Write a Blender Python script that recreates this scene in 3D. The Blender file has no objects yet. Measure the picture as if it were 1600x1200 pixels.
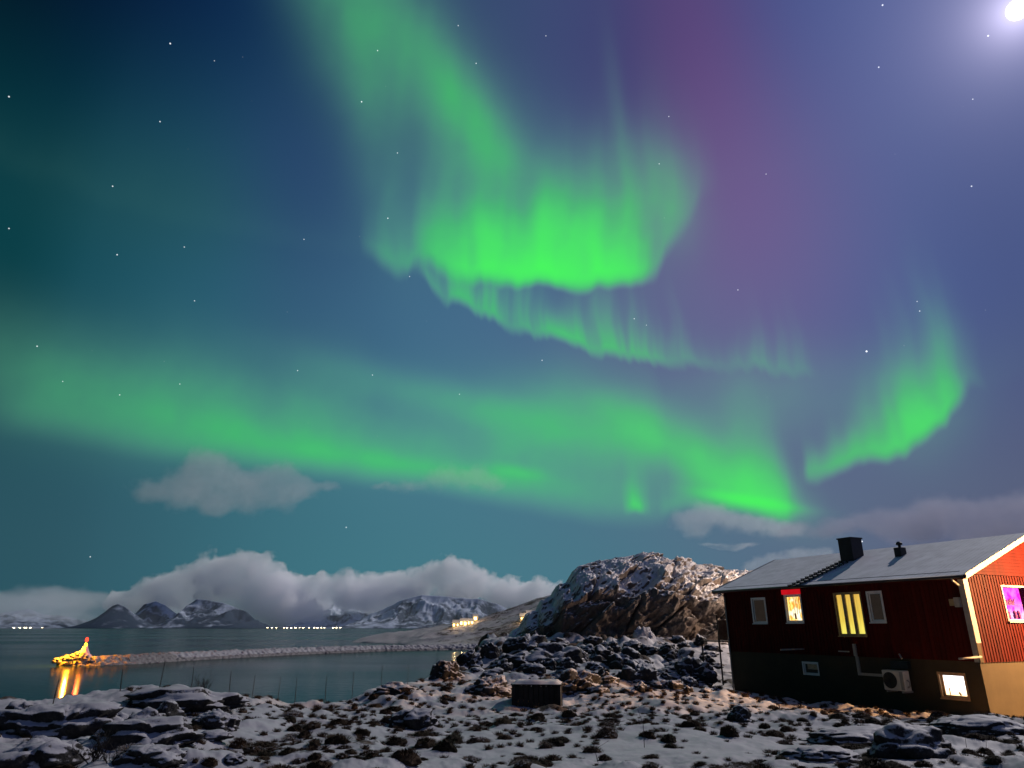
import bpy, bmesh, math, random
import numpy as np
from mathutils import Vector, Matrix

random.seed(7)
rng = np.random.default_rng(11)
scn = bpy.context.scene
COL = scn.collection
R = math.radians

# ------------------------------------------------------------------ camera
F_PX, W_PX, H_PX = 1060.0, 1600.0, 1200.0
HORIZON = 980.0
TH = math.atan((HORIZON - 600.0) / F_PX)
CT, ST = math.cos(TH), math.sin(TH)
CAM_Z = 9.0                                   # eye above the sea
cd = bpy.data.cameras.new("camera")
cam = bpy.data.objects.new("camera", cd)
COL.objects.link(cam)
cam.location = (0, 0, CAM_Z)
cam.rotation_euler = (math.pi / 2 + TH, 0, 0)
cd.sensor_width = 36.0
cd.lens = 36.0 * F_PX / W_PX
cd.clip_start = 0.1
cd.clip_end = 200000
scn.camera = cam


def ray(px, py):
    a, b = (px - 800) / F_PX, (600 - py) / F_PX
    return np.array([a, CT - b * ST, ST + b * CT])


def P(px, py, Y):
    """world point on the sight line at forward distance Y"""
    d = ray(px, py)
    return np.array([d[0] / d[1] * Y, Y, CAM_Z + d[2] / d[1] * Y])


def azel(px, py):
    d = ray(px, py)
    return math.degrees(math.atan2(d[0], d[1])), math.degrees(math.atan2(d[2], math.hypot(d[0], d[1])))


# ------------------------------------------------------------------ render settings
scn.view_settings.view_transform = 'Standard'
scn.view_settings.look = 'None'
scn.view_settings.exposure = 0.0
scn.view_settings.gamma = 1.0
scn.render.engine = 'CYCLES'
cy = scn.cycles
cy.max_bounces = 24
cy.diffuse_bounces = 2
cy.glossy_bounces = 3
cy.transmission_bounces = 3
cy.volume_bounces = 24
cy.transparent_max_bounces = 8
cy.use_denoising = True
cy.sample_clamp_indirect = 4.0
cy.caustics_reflective = False
cy.caustics_refractive = False

# ------------------------------------------------------------------ moonlight
MOON_AZ, MOON_EL = azel(1590, 15)
SUN_AZ, SUN_EL = MOON_AZ + 4.0, MOON_EL - 1.5    # a little beside the moon so that its ball casts no shadow here
sd = bpy.data.lights.new("moonlight", 'SUN')
sd.energy = 2.0
sd.angle = R(0.6)
sd.color = (1.0, 0.93, 0.90)
sun = bpy.data.objects.new("moonlight", sd)
COL.objects.link(sun)
_d = Vector((math.sin(R(SUN_AZ)) * math.cos(R(SUN_EL)), math.cos(R(SUN_AZ)) * math.cos(R(SUN_EL)), math.sin(R(SUN_EL))))
sun.rotation_euler = _d.to_track_quat('Z', 'Y').to_euler()


# ------------------------------------------------------------------ node helpers
class NT:
    def __init__(s, tree):
        s.t = tree

    def new(s, kind, **kw):
        n = s.t.nodes.new(kind)
        for k, v in kw.items():
            setattr(n, k, v)
        return n

    def put(s, sock, v):
        if v is None:
            return
        if isinstance(v, bpy.types.NodeSocket):
            s.t.links.new(v, sock)
        else:
            sock.default_value = v

    def m(s, op, a, b=None, c=None, clamp=False):
        n = s.new('ShaderNodeMath', operation=op)
        n.use_clamp = clamp
        s.put(n.inputs[0], a)
        s.put(n.inputs[1], b)
        s.put(n.inputs[2], c)
        return n.outputs[0]

    def v(s, op, a, b=None, scale=None):
        n = s.new('ShaderNodeVectorMath', operation=op)
        s.put(n.inputs[0], a)
        s.put(n.inputs[1], b)
        if scale is not None:
            s.put(n.inputs['Scale'], scale)
        return n.outputs['Value'] if op in ('DOT_PRODUCT', 'LENGTH', 'DISTANCE') else n.outputs[0]

    def xyz(s, x, y, z):
        n = s.new('ShaderNodeCombineXYZ')
        s.put(n.inputs[0], x); s.put(n.inputs[1], y); s.put(n.inputs[2], z)
        return n.outputs[0]

    def sep(s, v):
        n = s.new('ShaderNodeSeparateXYZ')
        s.put(n.inputs[0], v)
        return n.outputs

    def mapr(s, v, a, b, c=0.0, d=1.0, smooth=True):
        n = s.new('ShaderNodeMapRange')
        n.interpolation_type = 'SMOOTHSTEP' if smooth else 'LINEAR'
        for i, q in enumerate((v, a, b, c, d)):
            s.put(n.inputs[i], q)
        return n.outputs[0]

    def noise(s, v=None, scale=1.0, detail=2.0, rough=0.5, dim='3D', w=None, dist=0.0):
        n = s.new('ShaderNodeTexNoise', noise_dimensions=dim)
        if dim != '1D':
            s.put(n.inputs['Vector'], v)
        if w is not None:
            s.put(n.inputs['W'], w)
        s.put(n.inputs['Scale'], scale); s.put(n.inputs['Detail'], detail)
        s.put(n.inputs['Roughness'], rough); s.put(n.inputs['Distortion'], dist)
        return n.outputs[0]

    def ramp(s, v, stops, interp='EASE'):
        n = s.new('ShaderNodeValToRGB')
        cr = n.color_ramp
        cr.interpolation = interp
        while len(cr.elements) < len(stops):
            cr.elements.new(0.5)
        for e, (p, c) in zip(cr.elements, sorted(stops)):
            e.position = p
            e.color = (*c, 1.0)
        s.put(n.inputs[0], v)
        return n.outputs[0]

    def curve(s, v, pts):
        n = s.new('ShaderNodeFloatCurve')
        c = n.mapping.curves[0]
        pts = sorted(pts)
        c.points[0].location = pts[0]
        c.points[len(c.points) - 1].location = pts[-1]
        n.mapping.update()
        for x, y in pts[1:-1]:
            c.points.new(x, y)
        n.mapping.extend = 'HORIZONTAL'
        for p in c.points:
            p.handle_type = 'AUTO_CLAMPED'
        n.mapping.update()
        s.put(n.inputs['Value'], v)
        return n.outputs[0]

    def mix(s, f, a, b, blend='MIX'):
        n = s.new('ShaderNodeMix', data_type='RGBA', blend_type=blend)
        s.put(n.inputs[0], f)
        s.put(n.inputs[6], a if isinstance(a, bpy.types.NodeSocket) else (*a, 1.0))
        s.put(n.inputs[7], b if isinstance(b, bpy.types.NodeSocket) else (*b, 1.0))
        return n.outputs[2]


def lin(r, g, b):
    return tuple(((c / 255 + 0.055) / 1.055) ** 2.4 if c > 10 else c / 255 / 12.92 for c in (r, g, b))


# ------------------------------------------------------------------ night sky with aurora
world = bpy.data.worlds.new("World")
scn.world = world
world.use_nodes = True
world.node_tree.nodes.clear()
w = NT(world.node_tree)
dirv = w.v('NORMALIZE', w.new('ShaderNodeTexCoord').outputs['Generated'])
dx, dy, dz = w.sep(dirv)
AZ = w.m('MULTIPLY', w.m('ARCTAN2', dx, dy), 180 / math.pi)
EL = w.m('MULTIPLY', w.m('ARCSINE', dz), 180 / math.pi)
AZSPAN = 120.0
A01 = w.m('MULTIPLY_ADD', AZ, 1 / AZSPAN, 0.5, clamp=True)


def a01(px, py):
    return azel(px, py)[0] / AZSPAN + 0.5


def skyramp(row):
    return w.ramp(A01, [(a01(px, py), lin(*c)) for px, py, c in row], 'B_SPLINE')


low = skyramp([(0, 900, (44, 84, 96)), (160, 860, (48, 88, 102)), (420, 850, (60, 112, 126)), (700, 840, (70, 122, 136)),
               (1000, 840, (74, 116, 134)), (1250, 800, (92, 108, 134)), (1590, 780, (88, 92, 120))])
mid = skyramp([(0, 480, (4, 58, 66)), (120, 470, (20, 74, 88)), (330, 450, (42, 94, 114)), (480, 400, (50, 86, 118)), (650, 520, (66, 110, 138)),
               (850, 500, (72, 104, 138)), (1000, 420, (92, 98, 138)), (1180, 430, (98, 98, 144)), (1400, 430, (76, 96, 146)), (1590, 480, (70, 84, 132))])
high = skyramp([(0, 20, (3, 8, 30)), (110, 60, (4, 18, 46)), (270, 70, (9, 34, 68)), (420, 60, (16, 48, 84)), (560, 60, (34, 66, 96)),
                (820, 60, (62, 78, 118)), (960, 50, (62, 66, 114)), (1100, 60, (78, 66, 116)), (1250, 80, (66, 82, 138)), (1450, 60, (78, 92, 146)), (1590, 200, (74, 90, 142))])
f1 = w.mapr(EL, 4.0, 25.0)
f2 = w.mapr(EL, 24.0, 47.0)
base = w.mix(f2, w.mix(f1, low, mid), high)


def gauss(px, py, sx, sy, rot=0.0, az_=None, el_=None):
    """soft round patch of sky, sizes in degrees, turned by rot degrees"""
    a0, e0 = azel(px, py)
    ca, sa = math.cos(R(rot)), math.sin(R(rot))
    k = math.cos(R(e0))
    da = w.m('MULTIPLY', w.m('SUBTRACT', az_ or AZ, a0), k)
    de = w.m('SUBTRACT', el_ or EL, e0)
    p = w.m('ADD', w.m('MULTIPLY', da, ca / sx), w.m('MULTIPLY', de, sa / sx))
    q = w.m('ADD', w.m('MULTIPLY', da, -sa / sy), w.m('MULTIPLY', de, ca / sy))
    r2 = w.m('ADD', w.m('MULTIPLY', p, p), w.m('MULTIPLY', q, q))
    return w.m('EXPONENT', w.m('MULTIPLY', r2, -1.0))


# magenta veil high right, dull olive veil high left
mag = w.m('MULTIPLY', gauss(1120, 180, 4.2, 13.0, 8), 0.30)
base = w.mix(mag, base, lin(118, 72, 128))
mag2 = w.m('MULTIPLY', gauss(1180, 330, 7.5, 9.0, 0), 0.35)
base = w.mix(mag2, base, lin(122, 98, 148))
base = w.mix(w.m('MULTIPLY', gauss(250, 310, 9, 4.5, 12), 0.35), base, lin(38, 84, 84))
base = w.mix(w.m('MULTIPLY', gauss(470, 280, 4.5, 6.5, 20), 0.35), base, lin(42, 62, 112))

# slow warp and rays
warp = w.noise(w.v('SCALE', dirv, scale=5.0), 1.0, 2.0, 0.5)
warp2 = w.noise(w.v('SCALE', dirv, scale=11.0), 1.0, 3.0, 0.55)
AZr = w.m('ADD', AZ, w.m('MULTIPLY', w.m('SUBTRACT', warp, 0.5), 3.4))


def rays(freq, seed, detail=2.0):
    # long vertical streaks: a noise that varies fast along the azimuth and very slowly upwards
    return w.mapr(w.noise(w.xyz(w.m('MULTIPLY', AZr, freq), w.m('MULTIPLY', EL, 0.035), seed), 1.0, detail, 0.6), 0.27, 0.73)


def curtain(pts, below, ray_freq, ray_amt, edge_jit, seed, power=1.0):
    """pts: (px, py of the lower edge, strength, height in degrees); below: softness of the lower edge in degrees"""
    low_c, amp_c, len_c = [], [], []
    for px, py, amp, ln in pts:
        a, e = azel(px, py)
        q = a / AZSPAN + 0.5
        low_c.append((q, e / 60)); amp_c.append((q, amp)); len_c.append((q, ln / 30))
    pad = 0.012
    amp_c = [(min(amp_c)[0] - pad, 0.0)] + sorted(amp_c) + [(max(amp_c)[0] + pad, 0.0)]
    AZw = w.m('MULTIPLY_ADD', AZr, 1 / AZSPAN, 0.5, clamp=True)
    e0 = w.m('MULTIPLY', w.curve(A01, low_c), 60.0)
    am = w.m('MAXIMUM', w.curve(AZw, amp_c), 0.0)
    ln = w.m('MAXIMUM', w.m('MULTIPLY', w.curve(A01, len_c), 30.0), 0.5)
    r1 = rays(ray_freq, seed)
    e0 = w.m('ADD', e0, w.m('MULTIPLY', w.m('SUBTRACT', r1, 0.5), edge_jit))
    h = w.m('SUBTRACT', EL, e0)
    rise = w.mapr(h, -below, below * 1.2)
    r2 = rays(ray_freq * 0.55, seed + 7.3)
    ln = w.m('MULTIPLY', ln, w.m('MULTIPLY_ADD', w.m('SUBTRACT', r2, 0.5), 0.7, 1.0))
    fall = w.m('EXPONENT', w.m('MULTIPLY', w.m('POWER', w.m('DIVIDE', w.m('MAXIMUM', h, 0.0), ln), power), -1.0))
    rr = w.m('MULTIPLY_ADD', w.m('SUBTRACT', r1, 0.5), ray_amt * 2, 1.0)
    return w.m('MULTIPLY', w.m('MULTIPLY', am, rr), w.m('MULTIPLY', rise, fall))


parts = []
# the bright swirl
parts.append(curtain([(582, 398, .22, 1.8), (610, 415, .40, 2.6), (638, 425, .34, 3.0), (652, 402, .44, 3.8), (690, 425, .72, 4.4), (740, 436, 1.1, 5.0), (800, 440, 1.7, 4.8),
                      (860, 442, 2.0, 4.5), (920, 440, 2.0, 4.3), (980, 440, 1.7, 4.0), (1020, 432, .85, 4.2), (1045, 392, .30, 4.4), (1075, 350, .18, 3.6), (1098, 300, .05, 3.0)],
                     0.9, 0.22, 0.20, 1.0, 3.1, 1.5))
# hanging fringe below it
parts.append(curtain([(640, 415, .05, 1.6), (690, 462, .44, 2.4), (725, 482, .52, 2.8), (780, 503, .50, 2.8), (840, 524, .50, 2.4), (900, 543, .58, 2.2), (960, 554, .62, 2.4),
                      (1030, 564, .46, 2.4), (1090, 570, .22, 2.0), (1150, 576, .12, 2.0), (1200, 580, .19, 2.4), (1240, 582, .16, 2.6), (1265, 584, .07, 2.6), (1282, 588, .0, 3)],
                     0.55, 0.50, 0.38, 0.9, 8.4, 1.5))
# the great arc low over the sea
parts.append(curtain([(0, 660, .07, 2.6), (60, 668, .16, 2.8), (150, 684, .21, 3.2), (250, 698, .28, 3.8), (350, 712, .34, 4.0), (470, 728, .44, 4.0), (600, 746, .46, 4.0), (720, 766, .42, 4.6),
                      (820, 784, .36, 5.6), (900, 798, .32, 6.2), (970, 808, .26, 6.4), (1020, 812, .20, 6.4)],
                     1.3, 0.10, 0.06, 0.5, 14.2, 1.6))
parts.append(w.m('MULTIPLY', gauss(760, 640, 12.0, 1.6, -12), 0.24))
parts.append(w.m('MULTIPLY', gauss(420, 690, 9.0, 1.3, -8), 0.14))
parts.append(w.m('MULTIPLY', gauss(700, 735, 9.0, 0.8, -7), 0.16))
parts.append(w.m('MULTIPLY', gauss(812, 738, 2.0, .55, -10), 0.30))
parts.append(w.m('MULTIPLY', gauss(900, 690, 8.0, 2.6, -6), 0.12))
# broad wedge above the red house's chimney side
parts.append(curtain([(1030, 812, .03, 2.4), (1045, 800, .34, 2.6), (1080, 790, .40, 4.0), (1130, 794, .70, 5.0), (1180, 802, .95, 5.0), (1215, 808, .98, 4.4), (1238, 812, .56, 3.4), (1270, 812, .12, 2.4)],
                     0.8, 0.20, 0.08, 0.4, 21.7, 1.4))
parts.append(w.m('MULTIPLY', gauss(1170, 782, 3.2, .42, -13), 0.62))
parts.append(w.m('MULTIPLY', gauss(1085, 715, 7.0, 1.9, -36), 0.42))
parts.append(w.m('MULTIPLY', gauss(960, 640, 6.0, 1.6, -16), 0.14))
parts.append(curtain([(972, 800, .0, 2.0), (985, 797, .40, 2.2), (1000, 798, .72, 1.8), (1012, 798, .16, 2.6), (1022, 800, .0, 2)], 0.5, 0.5, 0.08, 0.3, 27.1, 1.2))
parts.append(w.m('MULTIPLY', gauss(1210, 620, 7.0, 3.4, 0), 0.13))
parts.append(w.m('MULTIPLY', gauss(880, 660, 10.0, 4.2, -8), 0.16))
parts.append(w.m('MULTIPLY', gauss(350, 640, 14.0, 4.2, -6), 0.10))
# right-hand hook
parts.append(curtain([(1246, 752, .0, 1.2), (1262, 750, .52, 1.4), (1300, 738, .62, 1.9), (1350, 722, .68, 2.7), (1395, 714, .86, 3.7), (1440, 690, .90, 4.3), (1475, 655, .86, 4.4),
                      (1500, 622, .62, 4.0), (1518, 598, .20, 3.0)],
                     0.7, 0.34, 0.16, 0.9, 33.9, 1.7))
parts.append(w.m('MULTIPLY', gauss(1430, 640, 3.2, 3.4, -30), 0.16))
# beam that climbs overhead to the upper left
beam = w.m('MULTIPLY', gauss(640, 80, 17, 4.0, -47), 0.21)
beam = w.m('ADD', beam, w.m('MULTIPLY', gauss(725, 170, 8.0, 2.0, -50), 0.24))
beam = w.m('ADD', beam, w.m('MULTIPLY', gauss(540, 10, 9.5, 3.2, -64), 0.15))
beam = w.m('ADD', beam, w.m('MULTIPLY', gauss(770, 270, 5.0, 3.0, -60), 0.20))
beam = w.m('ADD', beam, w.m('MULTIPLY', gauss(595, 240, 7.0, 2.2, -76), 0.09))
beam = w.m('ADD', beam, w.m('MULTIPLY', gauss(690, 290, 4.0, 3.0, -76), 0.06))
parts.append(w.m('MULTIPLY', beam, w.m('MULTIPLY_ADD', rays(0.16, 41.7), 0.34, 0.83)))
# grey-green veil to the right of the beam and faint tall ray
veil = w.m('MULTIPLY', gauss(960, 280, 4.2, 3.6, 0), 0.15)
veil = w.m('ADD', veil, w.m('MULTIPLY', gauss(965, 190, 0.7, 5.0, 4), 0.07))
veil = w.m('ADD', veil, w.m('MULTIPLY', gauss(1050, 310, 2.2, 3.6, 10), 0.15))
veil = w.m('ADD', veil, w.m('MULTIPLY', gauss(830, 360, 7.0, 2.2, 0), 0.26))
parts.append(w.m('MULTIPLY', veil, w.m('MULTIPLY_ADD', rays(0.26, 47.1), 0.6, 0.7)))
# low green airglow over the sea and at the far left
parts.append(w.m('MULTIPLY', gauss(150, 610, 15.0, 3.6, -6), 0.14))
tot = parts[0]
for p_ in parts[1:]:
    tot = w.m('ADD', tot, p_)
tot = w.m('MULTIPLY', tot, w.m('MULTIPLY_ADD', w.m('SUBTRACT', warp2, 0.5), 0.75, 1.0))
ahead = w.mapr(dy, 0.02, 0.3)
tot = w.m('MULTIPLY', tot, ahead)
# soft shoulder
tot = w.m('SUBTRACT', 1.0, w.m('EXPONENT', w.m('MULTIPLY', tot, -1.35)))
gcol = w.ramp(tot, [(0.0, lin(120, 190, 165)), (0.28, lin(104, 206, 144)), (0.55, lin(78, 222, 110)), (1.0, lin(72, 255, 92))], 'LINEAR')
sky = w.mix(tot, base, gcol)

# pale aureole round the moon
mv = tuple(float(c) for c in (math.sin(R(MOON_AZ)) * math.cos(R(MOON_EL)), math.cos(R(MOON_AZ)) * math.cos(R(MOON_EL)), math.sin(R(MOON_EL))))
ang = w.m('MULTIPLY', w.m('ARCCOSINE', w.m('MINIMUM', w.v('DOT_PRODUCT', dirv, mv), 1.0)), 180 / math.pi)
halo = w.m('ADD', w.m('MULTIPLY', w.m('EXPONENT', w.m('MULTIPLY', ang, -1 / 1.1)), 1.2), w.m('MULTIPLY', w.m('EXPONENT', w.m('MULTIPLY', ang, -1 / 4.2)), 0.34))
hl = w.v('SCALE', w.xyz(0.80, 0.72, 0.98), scale=halo)
sky = w.v('ADD', sky, hl)

# stars
stars = [(266, 68, 1.0), (250, 190, .7), (14, 151, .9), (176, 291, .8), (183, 398, .8), (14, 357, .6), (565, 159, .9), (590, 79, .6), (621, 239, .5), (606, 341, .8), (744, 99, .6),
         (716, 40, .4), (475, 374, .5), (288, 386, .45), (304, 470, .5), (465, 579, .5), (582, 586, .55), (718, 616, .4), (187, 617, .5), (58, 541, .6), (1354, 549, 1.6), (1379, 8, 1.0),
         (1373, 105, .7), (1520, 155, .5), (1518, 291, .7), (1544, 56, 1.0), (1030, 256, .5), (1197, 272, .4), (1153, 453, .5), (1045, 182, .4), (853, 56, .4), (1437, 486, .5), (1433, 471, .4),
         (991, 498, .5), (847, 563, .5), (541, 824, .6), (141, 870, .5), (1347, 846, .9), (335, 95, .3), (640, 432, .4), (1010, 508, .3), (98, 596, .35), (281, 600, .4)]
st = None
for px, py, mag_ in stars:
    d = ray(px, py); d = d / np.linalg.norm(d)
    q = w.v('DOT_PRODUCT', dirv, tuple(float(c) for c in d))
    rad = R(0.036 + 0.026 * mag_)
    g = w.mapr(q, math.cos(rad), math.cos(rad * 0.3), 0.0, 0.3 + 0.75 * mag_)
    st = g if st is None else w.m('ADD', st, g)
vor = w.new('ShaderNodeTexVoronoi')
w.put(vor.inputs['Vector'], dirv); w.put(vor.inputs['Scale'], 42.0)
rr, rg_, rb_ = w.sep(vor.outputs['Color'])
faint = w.m('MULTIPLY', w.mapr(vor.outputs['Distance'], 0.040, 0.012), w.mapr(rr, 0.6, 1.0, 0.0, 0.10))
st = w.m('ADD', st, w.m('MULTIPLY', faint, w.mapr(EL, 6, 20)))
sky = w.v('ADD', sky, w.v('SCALE', w.xyz(0.95, 0.98, 1.0), scale=st))
bg = w.new('ShaderNodeBackground')
w.put(bg.inputs[0], sky)
bg.inputs[1].default_value = 1.0
wo = w.new('ShaderNodeOutputWorld')
world.node_tree.links.new(bg.outputs[0], wo.inputs[0])


# ------------------------------------------------------------------ numpy noise
def _hash(ix, iy, iz, seed):
    h = (ix.astype(np.int64) * 374761393 + iy.astype(np.int64) * 668265263 + iz.astype(np.int64) * 2147483647 + seed * 144665) & 0xFFFFFFFF
    h = ((h ^ (h >> 13)) * 1274126177) & 0xFFFFFFFF
    h = ((h ^ (h >> 16)) * 2246822519) & 0xFFFFFFFF
    return ((h ^ (h >> 15)) & 0xFFFFFF) / float(0xFFFFFF)


def vnoise(x, y, z=None, seed=0):
    x = np.asarray(x, float); y = np.asarray(y, float)
    z = np.zeros_like(x) if z is None else np.asarray(z, float)
    xi, yi, zi = np.floor(x), np.floor(y), np.floor(z)
    fx, fy, fz = x - xi, y - yi, z - zi
    u, v, t = [q * q * q * (q * (q * 6 - 15) + 10) for q in (fx, fy, fz)]
    r = 0
    for i in (0, 1):
        for j in (0, 1):
            for k in ((0, 1) if z.any() else (0,)):
                wgt = (u if i else 1 - u) * (v if j else 1 - v) * ((t if k else 1 - t) if z.any() else 1)
                r = r + wgt * _hash(xi + i, yi + j, zi + k, seed)
    return r * 2 - 1


def fbm(x, y, z=None, oct=4, seed=0, gain=0.5, ridged=False):
    a, s, tot_ = 1.0, 0, 0
    for o in range(oct):
        f = 2.03 ** o
        n = vnoise(x * f + 13.7 * o, y * f + 7.1 * o, None if z is None else z * f + 3.3 * o, seed + o)
        if ridged:
            n = 1 - 2 * np.abs(n)
        s = s + a * n
        tot_ += a
        a *= gain
    return s / tot_


def cells(x, y, z, seed=0):
    """nearest-feature distance F1 and F2-F1 of jittered cells"""
    xi, yi, zi = np.floor(x), np.floor(y), np.floor(z)
    f1 = np.full(x.shape, 9.0); f2 = np.full(x.shape, 9.0); idv = np.zeros(x.shape)
    for i in (-1, 0, 1):
        for j in (-1, 0, 1):
            for k in (-1, 0, 1):
                cx, cy_, cz = xi + i, yi + j, zi + k
                d = np.sqrt((cx + _hash(cx, cy_, cz, seed) - x) ** 2 + (cy_ + _hash(cx, cy_, cz, seed + 1) - y) ** 2 + (cz + _hash(cx, cy_, cz, seed + 2) - z) ** 2)
                nearer = d < f1
                f2 = np.where(nearer, f1, np.minimum(f2, d))
                idv = np.where(nearer, _hash(cx, cy_, cz, seed + 5), idv)
                f1 = np.where(nearer, d, f1)
    return f1, f2 - f1, idv


def sstep(a, b, x):
    t = np.clip((x - a) / (b - a), 0, 1)
    return t * t * (3 - 2 * t)


# ------------------------------------------------------------------ object helpers
def tag(o, label=None, cat=None, group=None, kind=None):
    if label: o["label"] = label
    if cat: o["category"] = cat
    if group: o["group"] = group
    if kind: o["kind"] = kind
    return o


def link_mesh(name, me, mat, parent=None, smooth=False):
    o = bpy.data.objects.new(name, me)
    COL.objects.link(o)
    for mm in (mat if isinstance(mat, (list, tuple)) else [mat]):
        me.materials.append(mm)
    if smooth:
        me.polygons.foreach_set('use_smooth', [True] * len(me.polygons))
    if parent is not None:
        o.parent = parent
    return o


def mesh_np(name, verts, quads):
    me = bpy.data.meshes.new(name)
    verts = np.asarray(verts, np.float32)
    quads = np.asarray(quads, np.int32)
    n = quads.shape[1]
    me.vertices.add(len(verts)); me.vertices.foreach_set('co', verts.ravel())
    me.loops.add(quads.size); me.loops.foreach_set('vertex_index', quads.ravel())
    me.polygons.add(len(quads)); me.polygons.foreach_set('loop_start', np.arange(0, quads.size, n, dtype=np.int32))
    me.update(calc_edges=True)
    me.validate()
    return me


def grid_quads(nr, nc, wrap=False):
    i = np.arange(nr - 1)[:, None]; j = np.arange(nc if wrap else nc - 1)[None, :]
    j2 = (j + 1) % nc
    return np.stack([i * nc + j, i * nc + j2, (i + 1) * nc + j2, (i + 1) * nc + j], -1).reshape(-1, 4)


def add_attr(me, name, vals):
    at = me.attributes.new(name, 'FLOAT', 'POINT')
    at.data.foreach_set('value', np.asarray(vals, np.float32).ravel())


def empty(name, loc=(0, 0, 0), rz=0.0, label=None, cat=None, group=None, parent=None):
    o = bpy.data.objects.new(name, None)
    COL.objects.link(o)
    o.location = loc
    o.rotation_euler = (0, 0, rz)
    o.empty_display_size = 0.3
    if parent: o.parent = parent
    return tag(o, label, cat, group)


class MB:
    """collects simple solids into one mesh"""
    def __init__(s):
        s.v, s.f = [], []

    def add(s, vs, fs):
        n = len(s.v)
        s.v += [tuple(q) for q in vs]
        s.f += [tuple(n + i for i in f) for f in fs]
        return s

    def box(s, x0, x1, y0, y1, z0, z1):
        if x0 > x1: x0, x1 = x1, x0
        if y0 > y1: y0, y1 = y1, y0
        if z0 > z1: z0, z1 = z1, z0
        vs = [(x0, y0, z0), (x1, y0, z0), (x1, y1, z0), (x0, y1, z0), (x0, y0, z1), (x1, y0, z1), (x1, y1, z1), (x0, y1, z1)]
        return s.add(vs, [(0, 3, 2, 1), (4, 5, 6, 7), (0, 1, 5, 4), (1, 2, 6, 5), (2, 3, 7, 6), (3, 0, 4, 7)])

    def prism(s, poly, off):
        """poly: 3-D polygon, extruded by off"""
        n = len(poly)
        a = [Vector(p) for p in poly]; b = [p + Vector(off) for p in a]
        fs = [tuple(range(n)), tuple(range(2 * n - 1, n - 1, -1))] + [(i, n + i, n + (i + 1) % n, (i + 1) % n) for i in range(n)]
        return s.add(a + b, fs)

    def tube(s, pts, rad, n=6, cap=True):
        pts = [Vector(p) for p in pts]
        rads = rad if isinstance(rad, (list, tuple)) else [rad] * len(pts)
        base_ = len(s.v)
        t0 = None
        for i, p in enumerate(pts):
            t = (pts[min(i + 1, len(pts) - 1)] - pts[max(i - 1, 0)]).normalized()
            ref = Vector((0, 0, 1)) if abs(t.z) < 0.9 else Vector((1, 0, 0))
            a = t.cross(ref).normalized(); b = t.cross(a).normalized()
            for k in range(n):
                an = 2 * math.pi * k / n
                s.v.append(tuple(p + (a * math.cos(an) + b * math.sin(an)) * rads[i]))
        for i in range(len(pts) - 1):
            for k in range(n):
                s.f.append((base_ + i * n + k, base_ + i * n + (k + 1) % n, base_ + (i + 1) * n + (k + 1) % n, base_ + (i + 1) * n + k))
        if cap:
            s.f.append(tuple(base_ + k for k in range(n - 1, -1, -1)))
            s.f.append(tuple(base_ + (len(pts) - 1) * n + k for k in range(n)))
        return s

    def lathe(s, prof, n=20, c=(0, 0, 0)):
        base_ = len(s.v)
        for r_, z_ in prof:
            for k in range(n):
                an = 2 * math.pi * k / n
                s.v.append((c[0] + r_ * math.cos(an), c[1] + r_ * math.sin(an), c[2] + z_))
        for i in range(len(prof) - 1):
            for k in range(n):
                s.f.append((base_ + i * n + k, base_ + i * n + (k + 1) % n, base_ + (i + 1) * n + (k + 1) % n, base_ + (i + 1) * n + k))
        s.f.append(tuple(base_ + k for k in range(n - 1, -1, -1)))
        s.f.append(tuple(base_ + (len(prof) - 1) * n + k for k in range(n)))
        return s

    def build(s, name, mat, parent=None, smooth=False, bevel=0.0):
        me = bpy.data.meshes.new(name)
        me.from_pydata(s.v, [], s.f)
        bm = bmesh.new(); bm.from_mesh(me)
        bmesh.ops.recalc_face_normals(bm, faces=bm.faces)
        if bevel:
            bmesh.ops.bevel(bm, geom=bm.edges[:], offset=bevel, segments=1, affect='EDGES', clamp_overlap=True)
        bm.to_mesh(me); bm.free()
        return link_mesh(name, me, mat, parent, smooth)


# ------------------------------------------------------------------ materials
def new_mat(name):
    m = bpy.data.materials.new(name)
    m.use_nodes = True
    m.node_tree.nodes.clear()
    n = NT(m.node_tree)
    out = n.new('ShaderNodeOutputMaterial')
    return m, n, out


def principled(n, out, color, rough=0.7, metal=0.0, normal=None, spec=0.3):
    b = n.new('ShaderNodeBsdfPrincipled')
    n.put(b.inputs['Base Color'], color if isinstance(color, bpy.types.NodeSocket) else (*color, 1.0))
    n.put(b.inputs['Roughness'], rough)
    n.put(b.inputs['Metallic'], metal)
    n.put(b.inputs['Specular IOR Level'], spec)
    if normal is not None:
        n.put(b.inputs['Normal'], normal)
    n.t.links.new(b.outputs[0], out.inputs['Surface'])
    return b


def bump(n, h, strength=0.3, dist=0.05):
    b = n.new('ShaderNodeBump')
    n.put(b.inputs['Strength'], strength); n.put(b.inputs['Distance'], dist); n.put(b.inputs['Height'], h)
    return b.outputs[0]


def paint(name, c, rough=0.55, var=0.25, scale=6.0, metal=0.0):
    m, n, out = new_mat(name)
    co = n.new('ShaderNodeTexCoord').outputs['Object']
    t = n.noise(co, scale, 4, 0.6)
    k = n.mapr(t, 0.25, 0.75, 1 - var, 1 + var)
    col = n.v('SCALE', c, scale=k)
    principled(n, out, col, rough, metal, bump(n, n.noise(co, scale * 6, 3), 0.12, 0.01))
    return m


def emit(name, colfun, strength):
    m, n, out = new_mat(name)
    co = n.new('ShaderNodeTexCoord').outputs['Object']
    e = n.new('ShaderNodeEmission')
    c = colfun(n, co)
    n.put(e.inputs[0], c if isinstance(c, bpy.types.NodeSocket) else (*c, 1.0))
    e.inputs[1].default_value = strength
    n.t.links.new(e.outputs[0], out.inputs['Surface'])
    return m


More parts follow.
